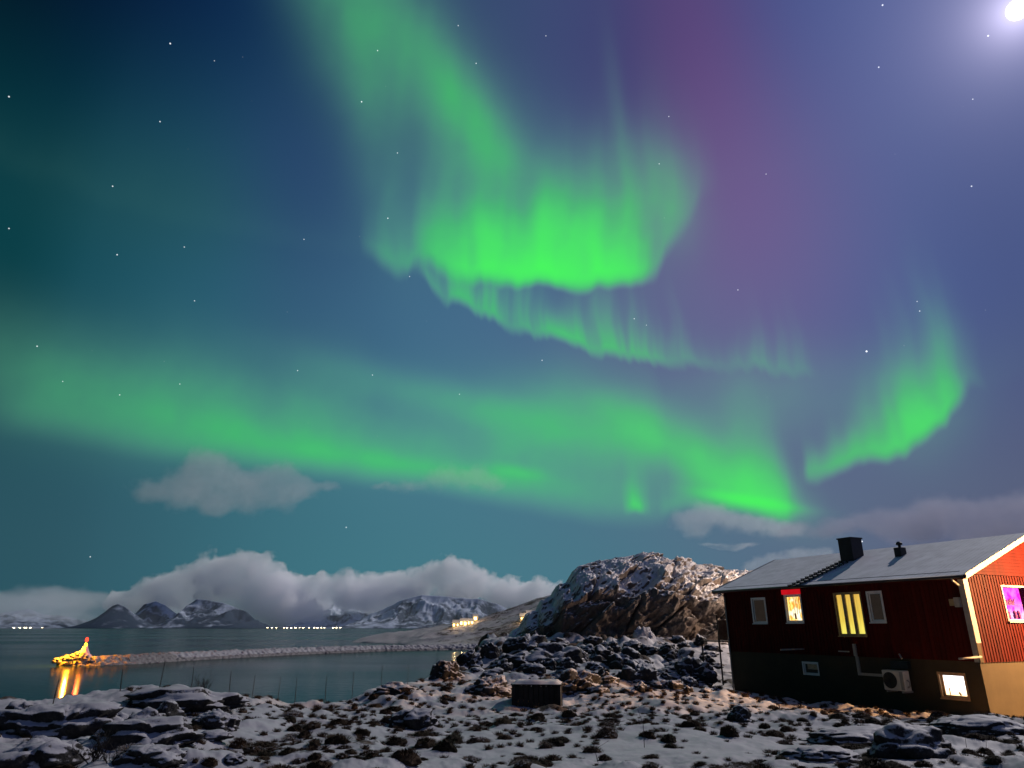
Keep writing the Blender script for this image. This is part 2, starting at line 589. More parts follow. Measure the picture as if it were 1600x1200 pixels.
SNOW = (0.37, 0.36, 0.375)


def snow_rock(name, rock_a, rock_b, scale=1.0, thresh=0.62, soft=0.12, namt=0.45, attr=None, bump_d=0.06, snow=SNOW, warm=None, wscale=0.7, mamt=0.5):
    """bare rock or heath with snow lying where the surface is flat enough"""
    m, n, out = new_mat(name)
    co = n.new('ShaderNodeTexCoord').outputs['Object']
    geo = n.new('ShaderNodeNewGeometry')
    nz = n.sep(geo.outputs['Normal'])[2]
    big = n.noise(co, 0.55 * scale, 5, 0.6)
    fine = n.noise(co, 3.5 * scale, 6, 0.68)
    micro = n.noise(co, 16 * scale, 5, 0.7)
    s = n.m('ADD', nz, n.m('MULTIPLY', n.m('SUBTRACT', fine, 0.5), namt))
    s = n.m('ADD', s, n.m('MULTIPLY', n.m('SUBTRACT', big, 0.5), namt * 0.9))
    s = n.m('ADD', s, n.m('MULTIPLY', n.m('SUBTRACT', micro, 0.5), namt * mamt))
    if attr:
        at = n.new('ShaderNodeAttribute', attribute_name=attr)
        s = n.m('SUBTRACT', s, at.outputs['Fac'])
    f = n.mapr(s, thresh - soft, thresh + soft)
    rc = n.mix(n.mapr(fine, 0.3, 0.7), rock_a, rock_b)
    if warm:
        rc = n.mix(n.mapr(n.noise(co, wscale * scale, 4, 0.6), 0.42, 0.62), rc, warm)
    rc = n.v('SCALE', rc, scale=n.mapr(micro, 0.25, 0.75, 0.55, 1.4))
    sc_ = n.v('SCALE', snow, scale=n.mapr(n.noise(co, 1.3 * scale, 4, 0.6), 0.2, 0.8, 0.86, 1.06))
    col = n.mix(f, rc, sc_)
    h = n.m('ADD', n.m('MULTIPLY', fine, 0.6), n.m('MULTIPLY', micro, 0.5))
    hn = bump(n, n.m('MULTIPLY', h, n.mapr(f, 0, 1, 1.0, 0.28)), 0.8, bump_d / scale)
    principled(n, out, col, n.mapr(f, 0, 1, 0.85, 0.6), 0, hn, 0.2)
    return m


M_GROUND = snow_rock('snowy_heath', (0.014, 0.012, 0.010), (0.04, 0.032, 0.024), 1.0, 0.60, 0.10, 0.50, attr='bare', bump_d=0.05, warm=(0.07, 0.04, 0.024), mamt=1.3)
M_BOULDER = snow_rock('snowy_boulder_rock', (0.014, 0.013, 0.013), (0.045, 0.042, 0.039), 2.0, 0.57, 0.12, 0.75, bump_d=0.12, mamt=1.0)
M_HILL = snow_rock('snowy_hill_rock', (0.075, 0.064, 0.056), (0.24, 0.20, 0.175), 1.1, 0.38, 0.10, 1.05, attr='bare', bump_d=0.16, snow=(0.70, 0.66, 0.65), warm=(0.16, 0.12, 0.095), wscale=0.3)  # hill snow set brighter than SNOW so the moonlit top reads pale
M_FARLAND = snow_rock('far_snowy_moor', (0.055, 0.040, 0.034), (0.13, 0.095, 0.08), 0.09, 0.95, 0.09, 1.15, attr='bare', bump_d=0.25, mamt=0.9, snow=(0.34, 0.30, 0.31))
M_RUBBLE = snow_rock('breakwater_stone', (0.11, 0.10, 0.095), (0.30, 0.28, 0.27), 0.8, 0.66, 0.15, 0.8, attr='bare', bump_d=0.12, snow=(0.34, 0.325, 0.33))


def mountain_mat():
    m, n, out = new_mat('snowy_mountain')
    co = n.new('ShaderNodeTexCoord').outputs['Object']
    x, y, z = n.sep(co)
    nz = n.sep(n.new('ShaderNodeNewGeometry').outputs['Normal'])[2]
    g = n.noise(n.xyz(n.m('MULTIPLY', x, 1.0), n.m('MULTIPLY', y, 1.0), n.m('MULTIPLY', z, 0.35)), 0.006, 6, 0.62)
    at = n.new('ShaderNodeAttribute', attribute_name='bare')
    s = n.m('ADD', n.m('MULTIPLY', g, 1.5), n.m('MULTIPLY', nz, 0.35))
    s = n.m('ADD', s, n.m('MULTIPLY', n.mapr(z, 0, 420), 0.35))
    s = n.m('SUBTRACT', s, at.outputs['Fac'])
    f = n.mapr(s, 0.80, 1.12)
    col = n.mix(f, (0.022, 0.040, 0.072), (0.46, 0.52, 0.61))
    principled(n, out, col, 0.85, 0, None, 0.1)
    return m


M_MOUNTAIN = mountain_mat()


def water_mat():
    m, n, out = new_mat('sea_water')
    co = n.new('ShaderNodeTexCoord').outputs['Object']
    x, y, z = n.sep(co)
    gust = n.noise(n.xyz(n.m('MULTIPLY', x, 0.35), y, 0.0), 0.006, 4, 0.55)
    wave = n.noise(n.xyz(n.m('MULTIPLY', x, 0.8), y, 0.0), 0.55, 3, 0.55)
    rip = n.noise(co, 2.2, 2, 0.5)
    h = n.m('ADD', n.m('MULTIPLY', wave, 1.0), n.m('MULTIPLY', rip, 0.25))
    nb = n.new('ShaderNodeBump')
    n.put(nb.inputs['Strength'], n.mapr(y, 170, 420, 0.05, 0.12)); nb.inputs['Distance'].default_value = 0.5; n.put(nb.inputs['Height'], h)
    rough = n.m('ADD', 0.09, n.mapr(gust, 0.4, 0.65, 0.0, 0.10))
    gl = n.new('ShaderNodeBsdfGlossy')
    n.put(gl.inputs['Roughness'], rough); n.put(gl.inputs['Normal'], nb.outputs[0])
    df = n.new('ShaderNodeBsdfDiffuse')
    n.put(df.inputs['Color'], (0.006, 0.022, 0.024, 1))
    fr = n.new('ShaderNodeFresnel')
    fr.inputs['IOR'].default_value = 1.33
    n.put(fr.inputs['Normal'], nb.outputs[0])
    mx = n.new('ShaderNodeMixShader')
    n.put(mx.inputs[0], n.m('MULTIPLY', fr.outputs[0], n.mapr(gust, 0.38, 0.62, 0.62, 0.50)))   # waves hide part of the grazing mirror
    m.node_tree.links.new(df.outputs[0], mx.inputs[1]); m.node_tree.links.new(gl.outputs[0], mx.inputs[2])
    m.node_tree.links.new(mx.outputs[0], out.inputs['Surface'])
    return m


M_WATER = water_mat()

# ------------------------------------------------------------------ sea
me = mesh_np('water', [(-60000, -400, 0), (60000, -400, 0), (60000, 60000, 0), (-60000, 60000, 0)], [(0, 1, 2, 3)])
tag(link_mesh('water', me, M_WATER), kind='structure')

# ------------------------------------------------------------------ foreground land
ctrl = [P(*q) for q in [
    (0, 1200, 8.5), (400, 1200, 9.2), (800, 1200, 9.5), (1200, 1200, 9.5), (1600, 1200, 9.5),
    (0, 1115, 13), (100, 1097, 14.5), (200, 1083, 15.5), (330, 1092, 18.5), (100, 1165, 10.6), (250, 1130, 13.5),
    (400, 1150, 13), (400, 1112, 19), (420, 1097, 22), (520, 1099, 23.5), (600, 1078, 27), (650, 1070, 29), (720, 1034, 41), (770, 1014, 49), (800, 1000, 54),
    (800, 1150, 13), (800, 1106, 23.5), (700, 1090, 24), (850, 1050, 35), (900, 1020, 44),
    (1000, 1050, 34), (1000, 1100, 24), (1000, 1012, 45), (1130, 1080, 32), (1130, 1040, 42),
    (1152, 1085, 37), (1400, 1112, 29.5), (1550, 1126, 26), (1300, 1140, 17), (1300, 1120, 23), (1500, 1124, 21), (1500, 1165, 13.5), (1600, 1150, 15), (1150, 1140, 16)]]
ctrl += [np.array(q, float) for q in [(30, 45, 6), (42, 20, 6.4), (60, 60, 7), (0, -10, 7.4), (-20, -10, 7.2), (30, -10, 7.2), (20, 75, 7), (0, 90, 7), (60, -5, 7), (0, 2, 7.4), (-14, 3, 7.3), (14, 2, 7.4), (8, 62, 8.2), (22, 58, 7.6)]]
ctrl = np.array(ctrl)


def tps_fit(pts):
    n = len(pts)
    d = np.hypot(pts[:, None, 0] - pts[None, :, 0], pts[:, None, 1] - pts[None, :, 1])
    K = np.where(d > 0, d * d * np.log(d + 1e-9), 0) + np.eye(n) * 2.0
    Pm = np.c_[np.ones(n), pts[:, :2]]
    A = np.block([[K, Pm], [Pm.T, np.zeros((3, 3))]])
    return np.linalg.solve(A, np.r_[pts[:, 2], np.zeros(3)])


TW = tps_fit(ctrl)


def tps(x, y):
    s = TW[-3] + TW[-2] * x + TW[-1] * y
    for i in range(len(ctrl)):
        r2 = (x - ctrl[i, 0]) ** 2 + (y - ctrl[i, 1]) ** 2
        s = s + TW[i] * 0.5 * r2 * np.log(r2 + 1e-9)
    return np.clip(s, 4.5, 9.5)


crest = [P(*q)[:2] for q in [(0, 1113, 13.6), (100, 1095, 15), (200, 1081, 16), (270, 1084, 17.5), (340, 1092, 19.5), (420, 1096, 22.5), (520, 1098, 24), (600, 1076, 27.5), (650, 1068, 30), (720, 1032, 42.5), (775, 1012, 51)]]
land = [(-60, -60), (-40, 2), (-22, 9)] + [tuple(c) for c in crest] + [(-2, 58), (-1, 75), (6, 110), (30, 150), (140, 190), (140, -60)]
land = np.array(land, float)


def land_sdf(x, y):
    """positive inside the land, negative out at sea"""
    d = np.full(x.shape, 1e9); ins = np.zeros(x.shape, bool)
    n = len(land)
    for i in range(n):
        a, b = land[i], land[(i + 1) % n]
        ex, ey = b - a
        t = np.clip(((x - a[0]) * ex + (y - a[1]) * ey) / (ex * ex + ey * ey), 0, 1)
        d = np.minimum(d, np.hypot(x - a[0] - t * ex, y - a[1] - t * ey))
        c = ((a[1] > y) != (b[1] > y)) & (x < (b[0] - a[0]) * (y - a[1]) / (b[1] - a[1] + 1e-12) + a[0])
        ins ^= c
    return np.where(ins, d, -d)


HX, HY, HZR = 16.6, 26.0, R(26.0)     # near corner and heading of the house


def near_house(x, y, m=0.0):
    c, s = math.cos(HZR), math.sin(HZR)
    lx = (x - HX) * c + (y - HY) * s
    ly = -(x - HX) * s + (y - HY) * c
    return np.minimum(np.minimum(lx + m, 8.8 + m - lx), np.minimum(ly + m, 12.6 + m - ly))


def ground_h(x, y, detail=True):
    x = np.asarray(x, float); y = np.asarray(y, float)
    z = tps(x, y)
    sd_ = land_sdf(x, y)
    wob = fbm(x * 0.35, y * 0.35, oct=3, seed=5)
    if detail:
        calm = 1 - 0.75 * sstep(-1.5, 0.5, near_house(x, y))
        rocky = sstep(26, 40, y) * sstep(14, 8, x)
        hum = fbm(x * 0.55, y * 0.55, oct=3, seed=9)
        lump = np.maximum(fbm(x * 1.25, y * 1.25, oct=2, seed=21), -0.15)
        small = fbm(x * 4.2, y * 4.2, oct=4, seed=31, gain=0.6)
        drift = 0.60 + 0.40 * sstep(-.25, .30, fbm(x * 0.16, y * 0.16, oct=2, seed=77))
        drift = drift * (1 - 0.6 * np.exp(-((x - 3) / 4.0) ** 2 - ((y - 11.5) / 2.6) ** 2))
        calm = calm * np.maximum(drift, rocky)
        z = z + calm * (0.20 * hum * (1 + 1.4 * rocky) + 0.20 * lump * (1 + 1.2 * rocky) + 0.055 * small)
    out = np.maximum(-sd_ + 0.8 * wob, 0)
    z = z - out * 0.75 - 0.25 * np.minimum(out, 1.2) ** 2
    return np.maximum(z, -3.5)


def ground_bare(x, y):
    b = fbm(x * 0.8, y * 0.8, oct=5, seed=41, gain=0.62)
    lump = fbm(x * 1.25, y * 1.25, oct=2, seed=21)
    rocky = sstep(24, 38, y) * sstep(16, 8, x)
    left = sstep(-3, -9, x) * sstep(20, 13, y)
    clear = np.exp(-((x - 3) / 4.0) ** 2 - ((y - 12.5) / 3.0) ** 2)
    right = sstep(7.0, 10.0, x) * sstep(23, 18, y) * sstep(10.5, 13, y)
    v = 0.70 * b + 0.40 * lump - 0.22 + 0.20 * rocky + 0.10 * left - 0.30 * clear + 0.30 * right
    return np.clip(v * 1.6, -0.5, 1.0)


def build_ground():
    # fine fan in front of the camera, coarse all round
    ang_ = np.r_[np.linspace(-180, -48, 50)[:-1], np.linspace(-48, 50, 1000), np.linspace(50, 180, 50)[1:-1]]
    rad = np.r_[np.geomspace(0.5, 7.0, 40)[:-1], np.geomspace(7.0, 80.0, 520), np.geomspace(80, 230, 30)[1:]]
    a, r_ = np.meshgrid(np.radians(ang_), rad)
    x, y = r_ * np.sin(a), r_ * np.cos(a)
    z = ground_h(x, y)
    me = mesh_np('ground', np.stack([x, y, z], -1).reshape(-1, 3), grid_quads(len(rad), len(ang_), True)[:, ::-1])
    add_attr(me, 'bare', ground_bare(x, y))
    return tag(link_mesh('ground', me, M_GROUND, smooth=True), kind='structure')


build_ground()


def ground_hit(px, py):
    d = ray(px, py)
    Y = np.linspace(5, 75, 1400)
    x = d[0] / d[1] * Y
    z = CAM_Z + d[2] / d[1] * Y
    g = ground_h(x, Y)
    below = np.nonzero(z < g)[0]
    i = below[0] if len(below) else len(Y) - 1
    return np.array([x[i], Y[i], g[i]])


# ------------------------------------------------------------------ rocky hill behind
def build_hill():
    ridge = [(770, 1012), (786, 1003), (800, 985), (812, 978), (822, 958), (838, 952), (846, 936), (860, 931), (870, 914), (884, 912), (892, 895), (902, 886), (922, 881), (955, 872), (1000, 864), (1030, 866), (1060, 876), (1100, 883), (1140, 889), (1175, 893), (1230, 905), (1290, 925), (1360, 950)]
    YR = 62.0
    pts = np.array([P(px, py, YR) for px, py in ridge])
    ns, nt = 520, 420
    xs = np.linspace(pts[0, 0] - 0.5, pts[-1, 0], ns)
    top = np.interp(xs, pts[:, 0], pts[:, 2])
    base_z = 7.2
    H = np.maximum(top - base_z, 0.4)
    # cross profile: (distance towards the camera from the ridge in m, share of the height)
    prof = np.array([(-16, -0.25), (-9, 0.45), (-3, 0.93), (0, 1.0), (3.0, 0.93), (6.0, 0.79), (8.5, 0.62), (9.9, 0.47), (9.6, 0.27), (9.7, 0.04), (13.0, -0.12), (16, -0.35)])
    t = np.linspace(0, 1, nt)
    cum = np.r_[0, np.cumsum(np.hypot(np.diff(prof[:, 0]), np.diff(prof[:, 1]) * 9))]
    pd = np.interp(t * cum[-1], cum, prof[:, 0]); ph = np.interp(t * cum[-1], cum, prof[:, 1])
    X = np.repeat(xs[None, :], nt, 0)
    taper = np.clip(H / 5.0, 0.25, 1.0)
    Y = YR - pd[:, None] * taper[None, :] * 0.9
    Z = base_z + H[None, :] * ph[:, None]
    # crags: tilted slabs, cells and ridged noise, pushed outwards
    s = 0.94
    u = X * 0.80 + Z * 0.60; v = -X * 0.60 + Z * 0.80
    _, e1, id1 = cells(u * 0.22 + 0.2 * fbm(X * .3, Z * .3, Y * .3, 2, 3), v * 0.55, Y * 0.35, 3)
    _, e2, id2 = cells(u * 0.6, v * 1.25, Y * 0.9, 17)
    rg = fbm(u * 0.35, v * 0.8, Y * 0.5, oct=6, seed=51, gain=0.55, ridged=True)
    fb = fbm(X * 1.2, Z * 1.2, Y * 1.2, oct=4, seed=61)
    amp = np.clip(H / 4.0, 0.15, 1.0)[None, :]
    disp = amp * (1.0 * (id1 - 0.5) * sstep(0.0, 0.10, e1) + 0.42 * (id2 - 0.5) * sstep(0.0, 0.10, e2) - 0.45 * (1 - sstep(0, 0.07, e1)) + 0.75 * (rg - 0.35) + 0.26 * fb + 0.34 * (fbm(u * 1.4, v * 2.6, Y * 1.6, 4, 65, ridged=True) - .3))
    cliff = sstep(0.75, 0.35, ph)[:, None]
    Yd = Y - disp * (0.45 + 0.75 * cliff)
    edge = 1 - 0.55 * np.exp(-((ph[:, None] - 1.0) / 0.06) ** 2)
    Zd = Z + disp * (0.62 - 0.3 * cliff) * edge
    Xd = X + disp * 0.25
    me = mesh_np('rock_hill', np.stack([Xd, Yd, Zd], -1).reshape(-1, 3), grid_quads(nt, ns)[:, ::-1])
    nn = fbm(X * 0.5, Z * 0.9, Y * 0.5, 4, 71)
    add_attr(me, 'bare', 0.04 + 0.30 * nn + 0.55 * cliff - 0.16 * (1 - cliff))  # snow cover also paints in the lit top and the dark cliff
    o = link_mesh('rock_hill', me, M_HILL, smooth=False)
    return tag(o, kind='structure')


build_hill()


# ------------------------------------------------------------------ boulders
_ico = {}


def ico(sub):
    if sub not in _ico:
        bm = bmesh.new()
        bmesh.ops.create_icosphere(bm, subdivisions=sub, radius=1.0)
        _ico[sub] = (np.array([v.co[:] for v in bm.verts]), np.array([[v.index for v in f.verts] for f in bm.faces]))
        bm.free()
    return _ico[sub]


def boulder(px, py, wpx, hpx, label, depth=1.0, sub=5, seed=0, sink=0.35, rz=0.0, rough=1.0, name='boulder', mat=None, group=None, Y=None, cut=0.35):
    """a rock whose foot stands at the pixel, wpx wide and hpx tall at that distance"""
    g = ground_hit(px, py) if Y is None else np.array([P(px, py, Y)[0], Y, P(px, py, Y)[2]])
    k = g[1] / F_PX * 1.08
    sx, sz = wpx * k / 2, hpx * k
    v, f = ico(sub)
    p = v.copy()
    c = seed * 3.7
    _, e, idv = cells(p[:, 0] * 1.15 + c, p[:, 1] * 1.15 + c, p[:, 2] * 1.5, seed)
    n1 = fbm(p[:, 0] * 1.1 + c, p[:, 1] * 1.1, p[:, 2] * 1.1 + c, 3, seed)
    n2 = fbm(p[:, 0] * 4 + c, p[:, 1] * 4, p[:, 2] * 5, 4, seed + 3)
    n3 = fbm(p[:, 0] * 2.2 + c, p[:, 1] * 2.2 + p[:, 2], p[:, 2] * 3.5, 5, seed + 6, ridged=True)
    rr_ = 1 + rough * (0.38 * n1 + 0.40 * (idv - 0.5) * sstep(0, 0.10, e) - 0.10 * (1 - sstep(0, 0.06, e)) + 0.10 * n2 + 0.16 * (n3 - .3))
    p *= rr_[:, None]
    p[:, 2] = np.where(p[:, 2] > 0, p[:, 2] ** 1.0, p[:, 2] * cut)
    p[:, 0] *= sx; p[:, 1] *= sx * depth; p[:, 2] *= sz / (1.05)
    cr, sr = math.cos(rz), math.sin(rz)
    p[:, 0], p[:, 1] = p[:, 0] * cr - p[:, 1] * sr, p[:, 0] * sr + p[:, 1] * cr
    me = mesh_np(name, p, f)
    o = link_mesh(name, me, mat or M_BOULDER, smooth=True)
    o.location = (g[0], g[1] + sx * depth * 0.6, g[2] - sz * 0.06)
    return tag(o, label, 'rock', group)


BIG = [
    (55, 1150, 190, 44, 'long snow-topped slab rock at the left edge above the water', 0.7, .2),
    (265, 1110, 190, 28, 'broad low slab with a smooth snow cap against the lit water streak', 0.6, .1),
    (40, 1200, 150, 40, 'dark snow-patched rock in the bottom left corner', 0.8, .3),
    (200, 1168, 170, 36, 'dark slab with a snowy rim under the broad snow-capped slab', 0.6, .2),
    (225, 1195, 90, 24, 'low rock beside the twiggy shrub in the left foreground', 0.8, -.2),
    (330, 1140, 70, 26, 'round dark rock right of the slabs on the left mound', 0.8, -.2),
    (640, 1138, 72, 24, 'smooth grey stone half sunk in snow, alone in the middle foreground', 0.8, .1),
    (900, 1085, 90, 32, 'long flat-topped boulder right of the wooden crate', 0.7, .15),
    (870, 1045, 110, 34, 'dark blocky ledge above the wooden crate', 0.7, .1),
    (985, 1045, 70, 28, 'dark boulder in the snow under the pale block', 0.8, -.1),
    (1000, 1068, 56, 30, 'hunched dark boulder right of the flat-topped one', 0.8, .4),
    (940, 1035, 60, 22, 'small ledge of rock left of the pale block', 0.8, .2),
    (1090, 1062, 60, 28, 'dark boulder nearest the left end of the house', 0.8, .1),
    (1060, 1040, 52, 22, 'low boulder between the pale block and the house', 0.8, .1),
    (1160, 1128, 32, 20, 'black lump of rock on the brown snow before the house', 0.9, .1),
    (820, 1022, 66, 26, 'dark rock at the left foot of the rocky hill', 0.8, .1),
    (700, 1062, 44, 24, 'pointed dark rock on the shore edge left of the hill', 0.8, .1),
    (735, 1042, 40, 22, 'jagged rock on the shore edge just below the hill foot', 0.8, .6),
    (765, 1028, 30, 24, 'upright rock on the shore where the stone mole comes in', 0.8, .1),
    (620, 1085, 70, 16, 'flat dark rock along the shore edge of the bay', 0.8, .1),
    (800, 1045, 80, 24, 'broad dark rock between the shore edge and the blocky ledge', 0.8, .1),
    (770, 1085, 60, 22, 'snowy boulder touching the left side of the wooden crate', 0.9, .1),
    (1350, 1160, 160, 20, 'long black heathery hump in front of the house', 0.5, .1),
    (1440, 1184, 130, 40, 'tall black hump in the right foreground below the heat pump', 0.6, .1),
    (1545, 1150, 150, 24, 'black hump with a snow rim at the lower right below the house corner', 0.5, -.1),
    (1290, 1192, 130, 18, 'low black hump at the bottom, left of the tall one', 0.6, .1),
]
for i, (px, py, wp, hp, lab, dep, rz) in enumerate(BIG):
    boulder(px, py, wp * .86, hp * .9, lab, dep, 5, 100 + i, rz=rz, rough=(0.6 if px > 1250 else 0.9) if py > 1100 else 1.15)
# the pale block under the cliff
M_PALE = snow_rock('pale_block_stone', (0.30, 0.29, 0.31), (0.46, 0.45, 0.47), 2.0, 0.55, 0.15, 0.3, bump_d=0.05)
boulder(1011, 1009, 34, 26, 'pale grey block of stone at the foot of the dark cliff', 0.6, 5, 77, rough=0.75, mat=M_PALE, Y=49.0, rz=0.3)
k_ = 0
for i in range(130):
    px = random.uniform(735, 1120); py = random.uniform(1005, 1085)
    if py < 1040 - (px - 735) * 0.05 and px < 800:
        continue
    if 790 < px < 890 and 1050 < py < 1112:
        continue
    boulder(px, py, random.uniform(9, 30), random.uniform(5, 13), 'small dark rock with a dusting of snow on the rough slope under the rocky hill', 0.8, 4, 300 + i, rz=random.uniform(-.6, .6),
            name='small_rock', group='small rocks strewn over the slope')
    k_ += 1
for i in range(16):
    px = random.uniform(20, 420); py = random.uniform(1120, 1195)
    boulder(px, py, random.uniform(24, 60), random.uniform(8, 20), 'small dark snow-dusted stone among the slabs of the left mound', 0.8, 4, 500 + i, rz=random.uniform(-.6, .6),
            name='small_rock', group='small stones among the left slabs')


# ------------------------------------------------------------------ grass tussocks
def grass_mat(name, a, b):
    m, n, out = new_mat(name)
    co = n.new('ShaderNodeTexCoord').outputs['Object']
    info = n.new('ShaderNodeObjectInfo').outputs['Random']
    t = n.noise(co, 9.0, 3, 0.6)
    col = n.mix(n.m('ADD', n.m('MULTIPLY', info, 0.7), n.m('MULTIPLY', t, 0.4), clamp=True), a, b)
    nz = n.sep(n.new('ShaderNodeNewGeometry').outputs['Normal'])[2]
    sn = n.m('ADD', nz, n.m('MULTIPLY', n.m('SUBTRACT', n.noise(co, 3.0, 4, 0.65), 0.5), 1.2))
    sn = n.m('ADD', sn, n.m('MULTIPLY', n.m('SUBTRACT', info, 0.5), 0.5))
    col = n.mix(n.m('MULTIPLY', n.mapr(sn, 1.05, 1.25), 0.75), col, SNOW)
    principled(n, out, col, 0.9, 0, None, 0.1)
    return m


M_GRASS = grass_mat('withered_grass', (0.013, 0.013, 0.008), (0.060, 0.034, 0.020))
M_TWIG = paint('dark_twig', (0.03, 0.024, 0.02), 0.9)


def tussock_mesh(seed):
    r_ = np.random.default_rng(seed)
    vs, fs = [], []
    # lumpy matted heart
    v, f = ico(3)
    p = v.copy()
    n1 = fbm(p[:, 0] * 1.6 + seed, p[:, 1] * 1.6, p[:, 2] * 1.6, 3, seed)
    n2 = fbm(p[:, 0] * 6 + seed, p[:, 1] * 6, p[:, 2] * 6, 2, seed + 4)
    p *= (0.80 + 0.30 * n1 + 0.16 * n2)[:, None]
    p[:, 2] = np.where(p[:, 2] > 0, p[:, 2] * 0.82, p[:, 2] * 0.3)
    p[:, 0] *= 1.15
    vs += [tuple(q) for q in p]; fs += [tuple(q) for q in f]
    for _ in range(330):
        an = r_.uniform(0, 2 * math.pi); rad = 0.85 * math.sqrt(r_.uniform(0, 1))
        z0 = 0.74 * math.sqrt(max(1 - (rad / 0.95) ** 2, 0.02)) * 0.9
        out = np.array([math.cos(an), math.sin(an), 0])
        lean = 0.25 + 0.9 * rad + r_.uniform(-.25, .25)
        L = r_.uniform(0.14, 0.34)
        w_ = r_.uniform(0.014, 0.028)
        side = np.array([-out[1], out[0], 0]) * w_
        q0 = out * rad * np.array([1.12, 1, 1]) + np.array([0, 0, z0 - 0.05])
        q1 = q0 + (out * lean + np.array([r_.uniform(-.3, .3), r_.uniform(-.3, .3), 1.0])) * L * 0.5
        q2 = q1 + (out * (lean + 0.8) + np.array([r_.uniform(-.4, .4), r_.uniform(-.4, .4), 0.15])) * L * 0.5
        b_ = len(vs)
        vs += [tuple(q0 - side), tuple(q0 + side), tuple(q1 + side * .8), tuple(q1 - side * .8), tuple(q2)]
        fs += [(b_, b_ + 1, b_ + 2, b_ + 3), (b_ + 3, b_ + 2, b_ + 4)]
    me = bpy.data.meshes.new('grass_tussock')
    me.from_pydata(vs, [], fs)
    me.materials.append(M_GRASS)
    return me


def small_tuft(seed):
    r_ = np.random.default_rng(seed)
    v, f = ico(2)
    p = v.copy() * (0.75 + 0.4 * fbm(v[:, 0] * 1.8 + seed, v[:, 1] * 1.8, v[:, 2] * 1.8, 3, seed))[:, None]
    p[:, 2] *= 0.6
    n_ = 110
    an = r_.uniform(0, 2 * math.pi, n_); rad = 0.8 * np.sqrt(r_.uniform(0, 1, n_))
    out = np.stack([np.cos(an), np.sin(an), 0 * an], -1); sd_ = np.stack([-np.sin(an), np.cos(an), 0 * an], -1) * 0.04
    q0 = out * rad[:, None]; q0[:, 2] = 0.45 * np.sqrt(1 - rad ** 2)
    L = r_.uniform(.3, .8, n_)[:, None]
    q1 = q0 + (out * (0.3 + rad[:, None]) + np.stack([r_.uniform(-.4, .4, n_), r_.uniform(-.4, .4, n_), np.ones(n_)], -1)) * L * .7
    bl = np.stack([q0 - sd_, q0 + sd_, q1], 1).reshape(-1, 3)
    tr = np.arange(n_ * 3).reshape(-1, 3) + len(p)
    return np.concatenate([p, bl]), np.concatenate([f, tr])


TUS = [tussock_mesh(900 + i) for i in range(9)]


def scatter(n, smin, smax, pyr, seed):
    r_ = np.random.default_rng(seed)
    res = []
    tries = 0
    while len(res) < n and tries < n * 60:
        tries += 1
        px = r_.uniform(-10, 1610); py = 1060 + (1225 - 1060) * r_.uniform(0, 1) ** pyr
        if px < 400 and r_.uniform() < 0.6: continue
        if px > 1180 and r_.uniform() < 0.55: continue
        Y0 = r_.uniform(8.0, 34) if py < 1130 else r_.uniform(8, 14)
        d = ray(px, py)
        res.append((px, py))
    return res


tus_pts = []
r_ = np.random.default_rng(5)
cand = np.stack([r_.uniform(-0.78, 0.74, 16000), np.exp(r_.uniform(math.log(8.0), math.log(40), 16000))], -1)
cx_, cy_ = cand[:, 0] * cand[:, 1], cand[:, 1]
csd = land_sdf(cx_, cy_); chs = near_house(cx_, cy_, 0.3)
cb = ground_bare(cx_, cy_)
cz_ = ground_h(cx_, cy_)
for i in range(len(cand)):
    x, y = cx_[i], cy_[i]
    if csd[i] < 0.05 or chs[i] > 0 or (x < -4.5 and y < 15 and r_.uniform() < .75):
        continue
    clear = math.exp(-((x - 3.2) / 4.5) ** 2 - ((y - 12) / 2.6) ** 2)
    if r_.uniform() < clear * 0.85 or cb[i] < -0.30 and r_.uniform() < 0.5:
        continue
    if y < 11.5 and r_.uniform() < 0.45:
        continue
    if y > 11.5 and -0.73 < x / y < -0.52:
        continue
    if math.hypot(x - 0.9, (y - 23.8) * 0.8) < 1.6:
        continue
    s_ = (0.085 + 0.13 * r_.uniform() ** 1.6) if len(tus_pts) < 560 else (0.05 + 0.08 * r_.uniform())
    if y > 20: s_ *= 1.15
    if any((x - a) ** 2 + ((y - b) * 0.75) ** 2 < (0.80 * (s_ + c)) ** 2 for a, b, c in tus_pts):
        continue
    tus_pts.append((x, y, s_))
    if len(tus_pts) >= 2300:
        break
tus_pts.sort(key=lambda q: -q[2] / q[1])
TGZ = ground_h(np.array([q[0] for q in tus_pts]), np.array([q[1] for q in tus_pts]))
for i, (x, y, s_) in enumerate(tus_pts[:290]):
    o = bpy.data.objects.new('grass_tussock', TUS[i % len(TUS)])
    COL.objects.link(o)
    o.location = (x, y, TGZ[i] - 0.03)
    o.rotation_euler = (r_.uniform(-.15, .15), r_.uniform(-.15, .15), r_.uniform(0, 6.28))
    o.scale = (s_ * r_.uniform(.9, 1.35), s_ * r_.uniform(.9, 1.2), s_ * r_.uniform(.75, 1.25))
    tag(o, 'withered brown grass tussock poking out of the foreground snow', 'grass tussock', 'grass tussocks in the snow')
vs, fs, nb_ = [], [], 0
TSM = [small_tuft(950 + i) for i in range(6)]
for i, (x, y, s_) in enumerate(tus_pts[290:]):
    co, tr = TSM[i % len(TSM)]
    an = r_.uniform(0, 6.28); c, s = math.cos(an), math.sin(an)
    vs.append(np.stack([co[:, 0] * c - co[:, 1] * s, co[:, 0] * s + co[:, 1] * c, co[:, 2]], -1) * s_ + np.array([x, y, TGZ[290 + i] - 0.02]))
    fs.append(tr + nb_)
    nb_ += len(co)
me = mesh_np('small_tufts', np.concatenate(vs), np.concatenate(fs))
tag(link_mesh('grass', me, M_GRASS), 'small far tufts of withered grass spread over the snow', 'grass', None, 'stuff')


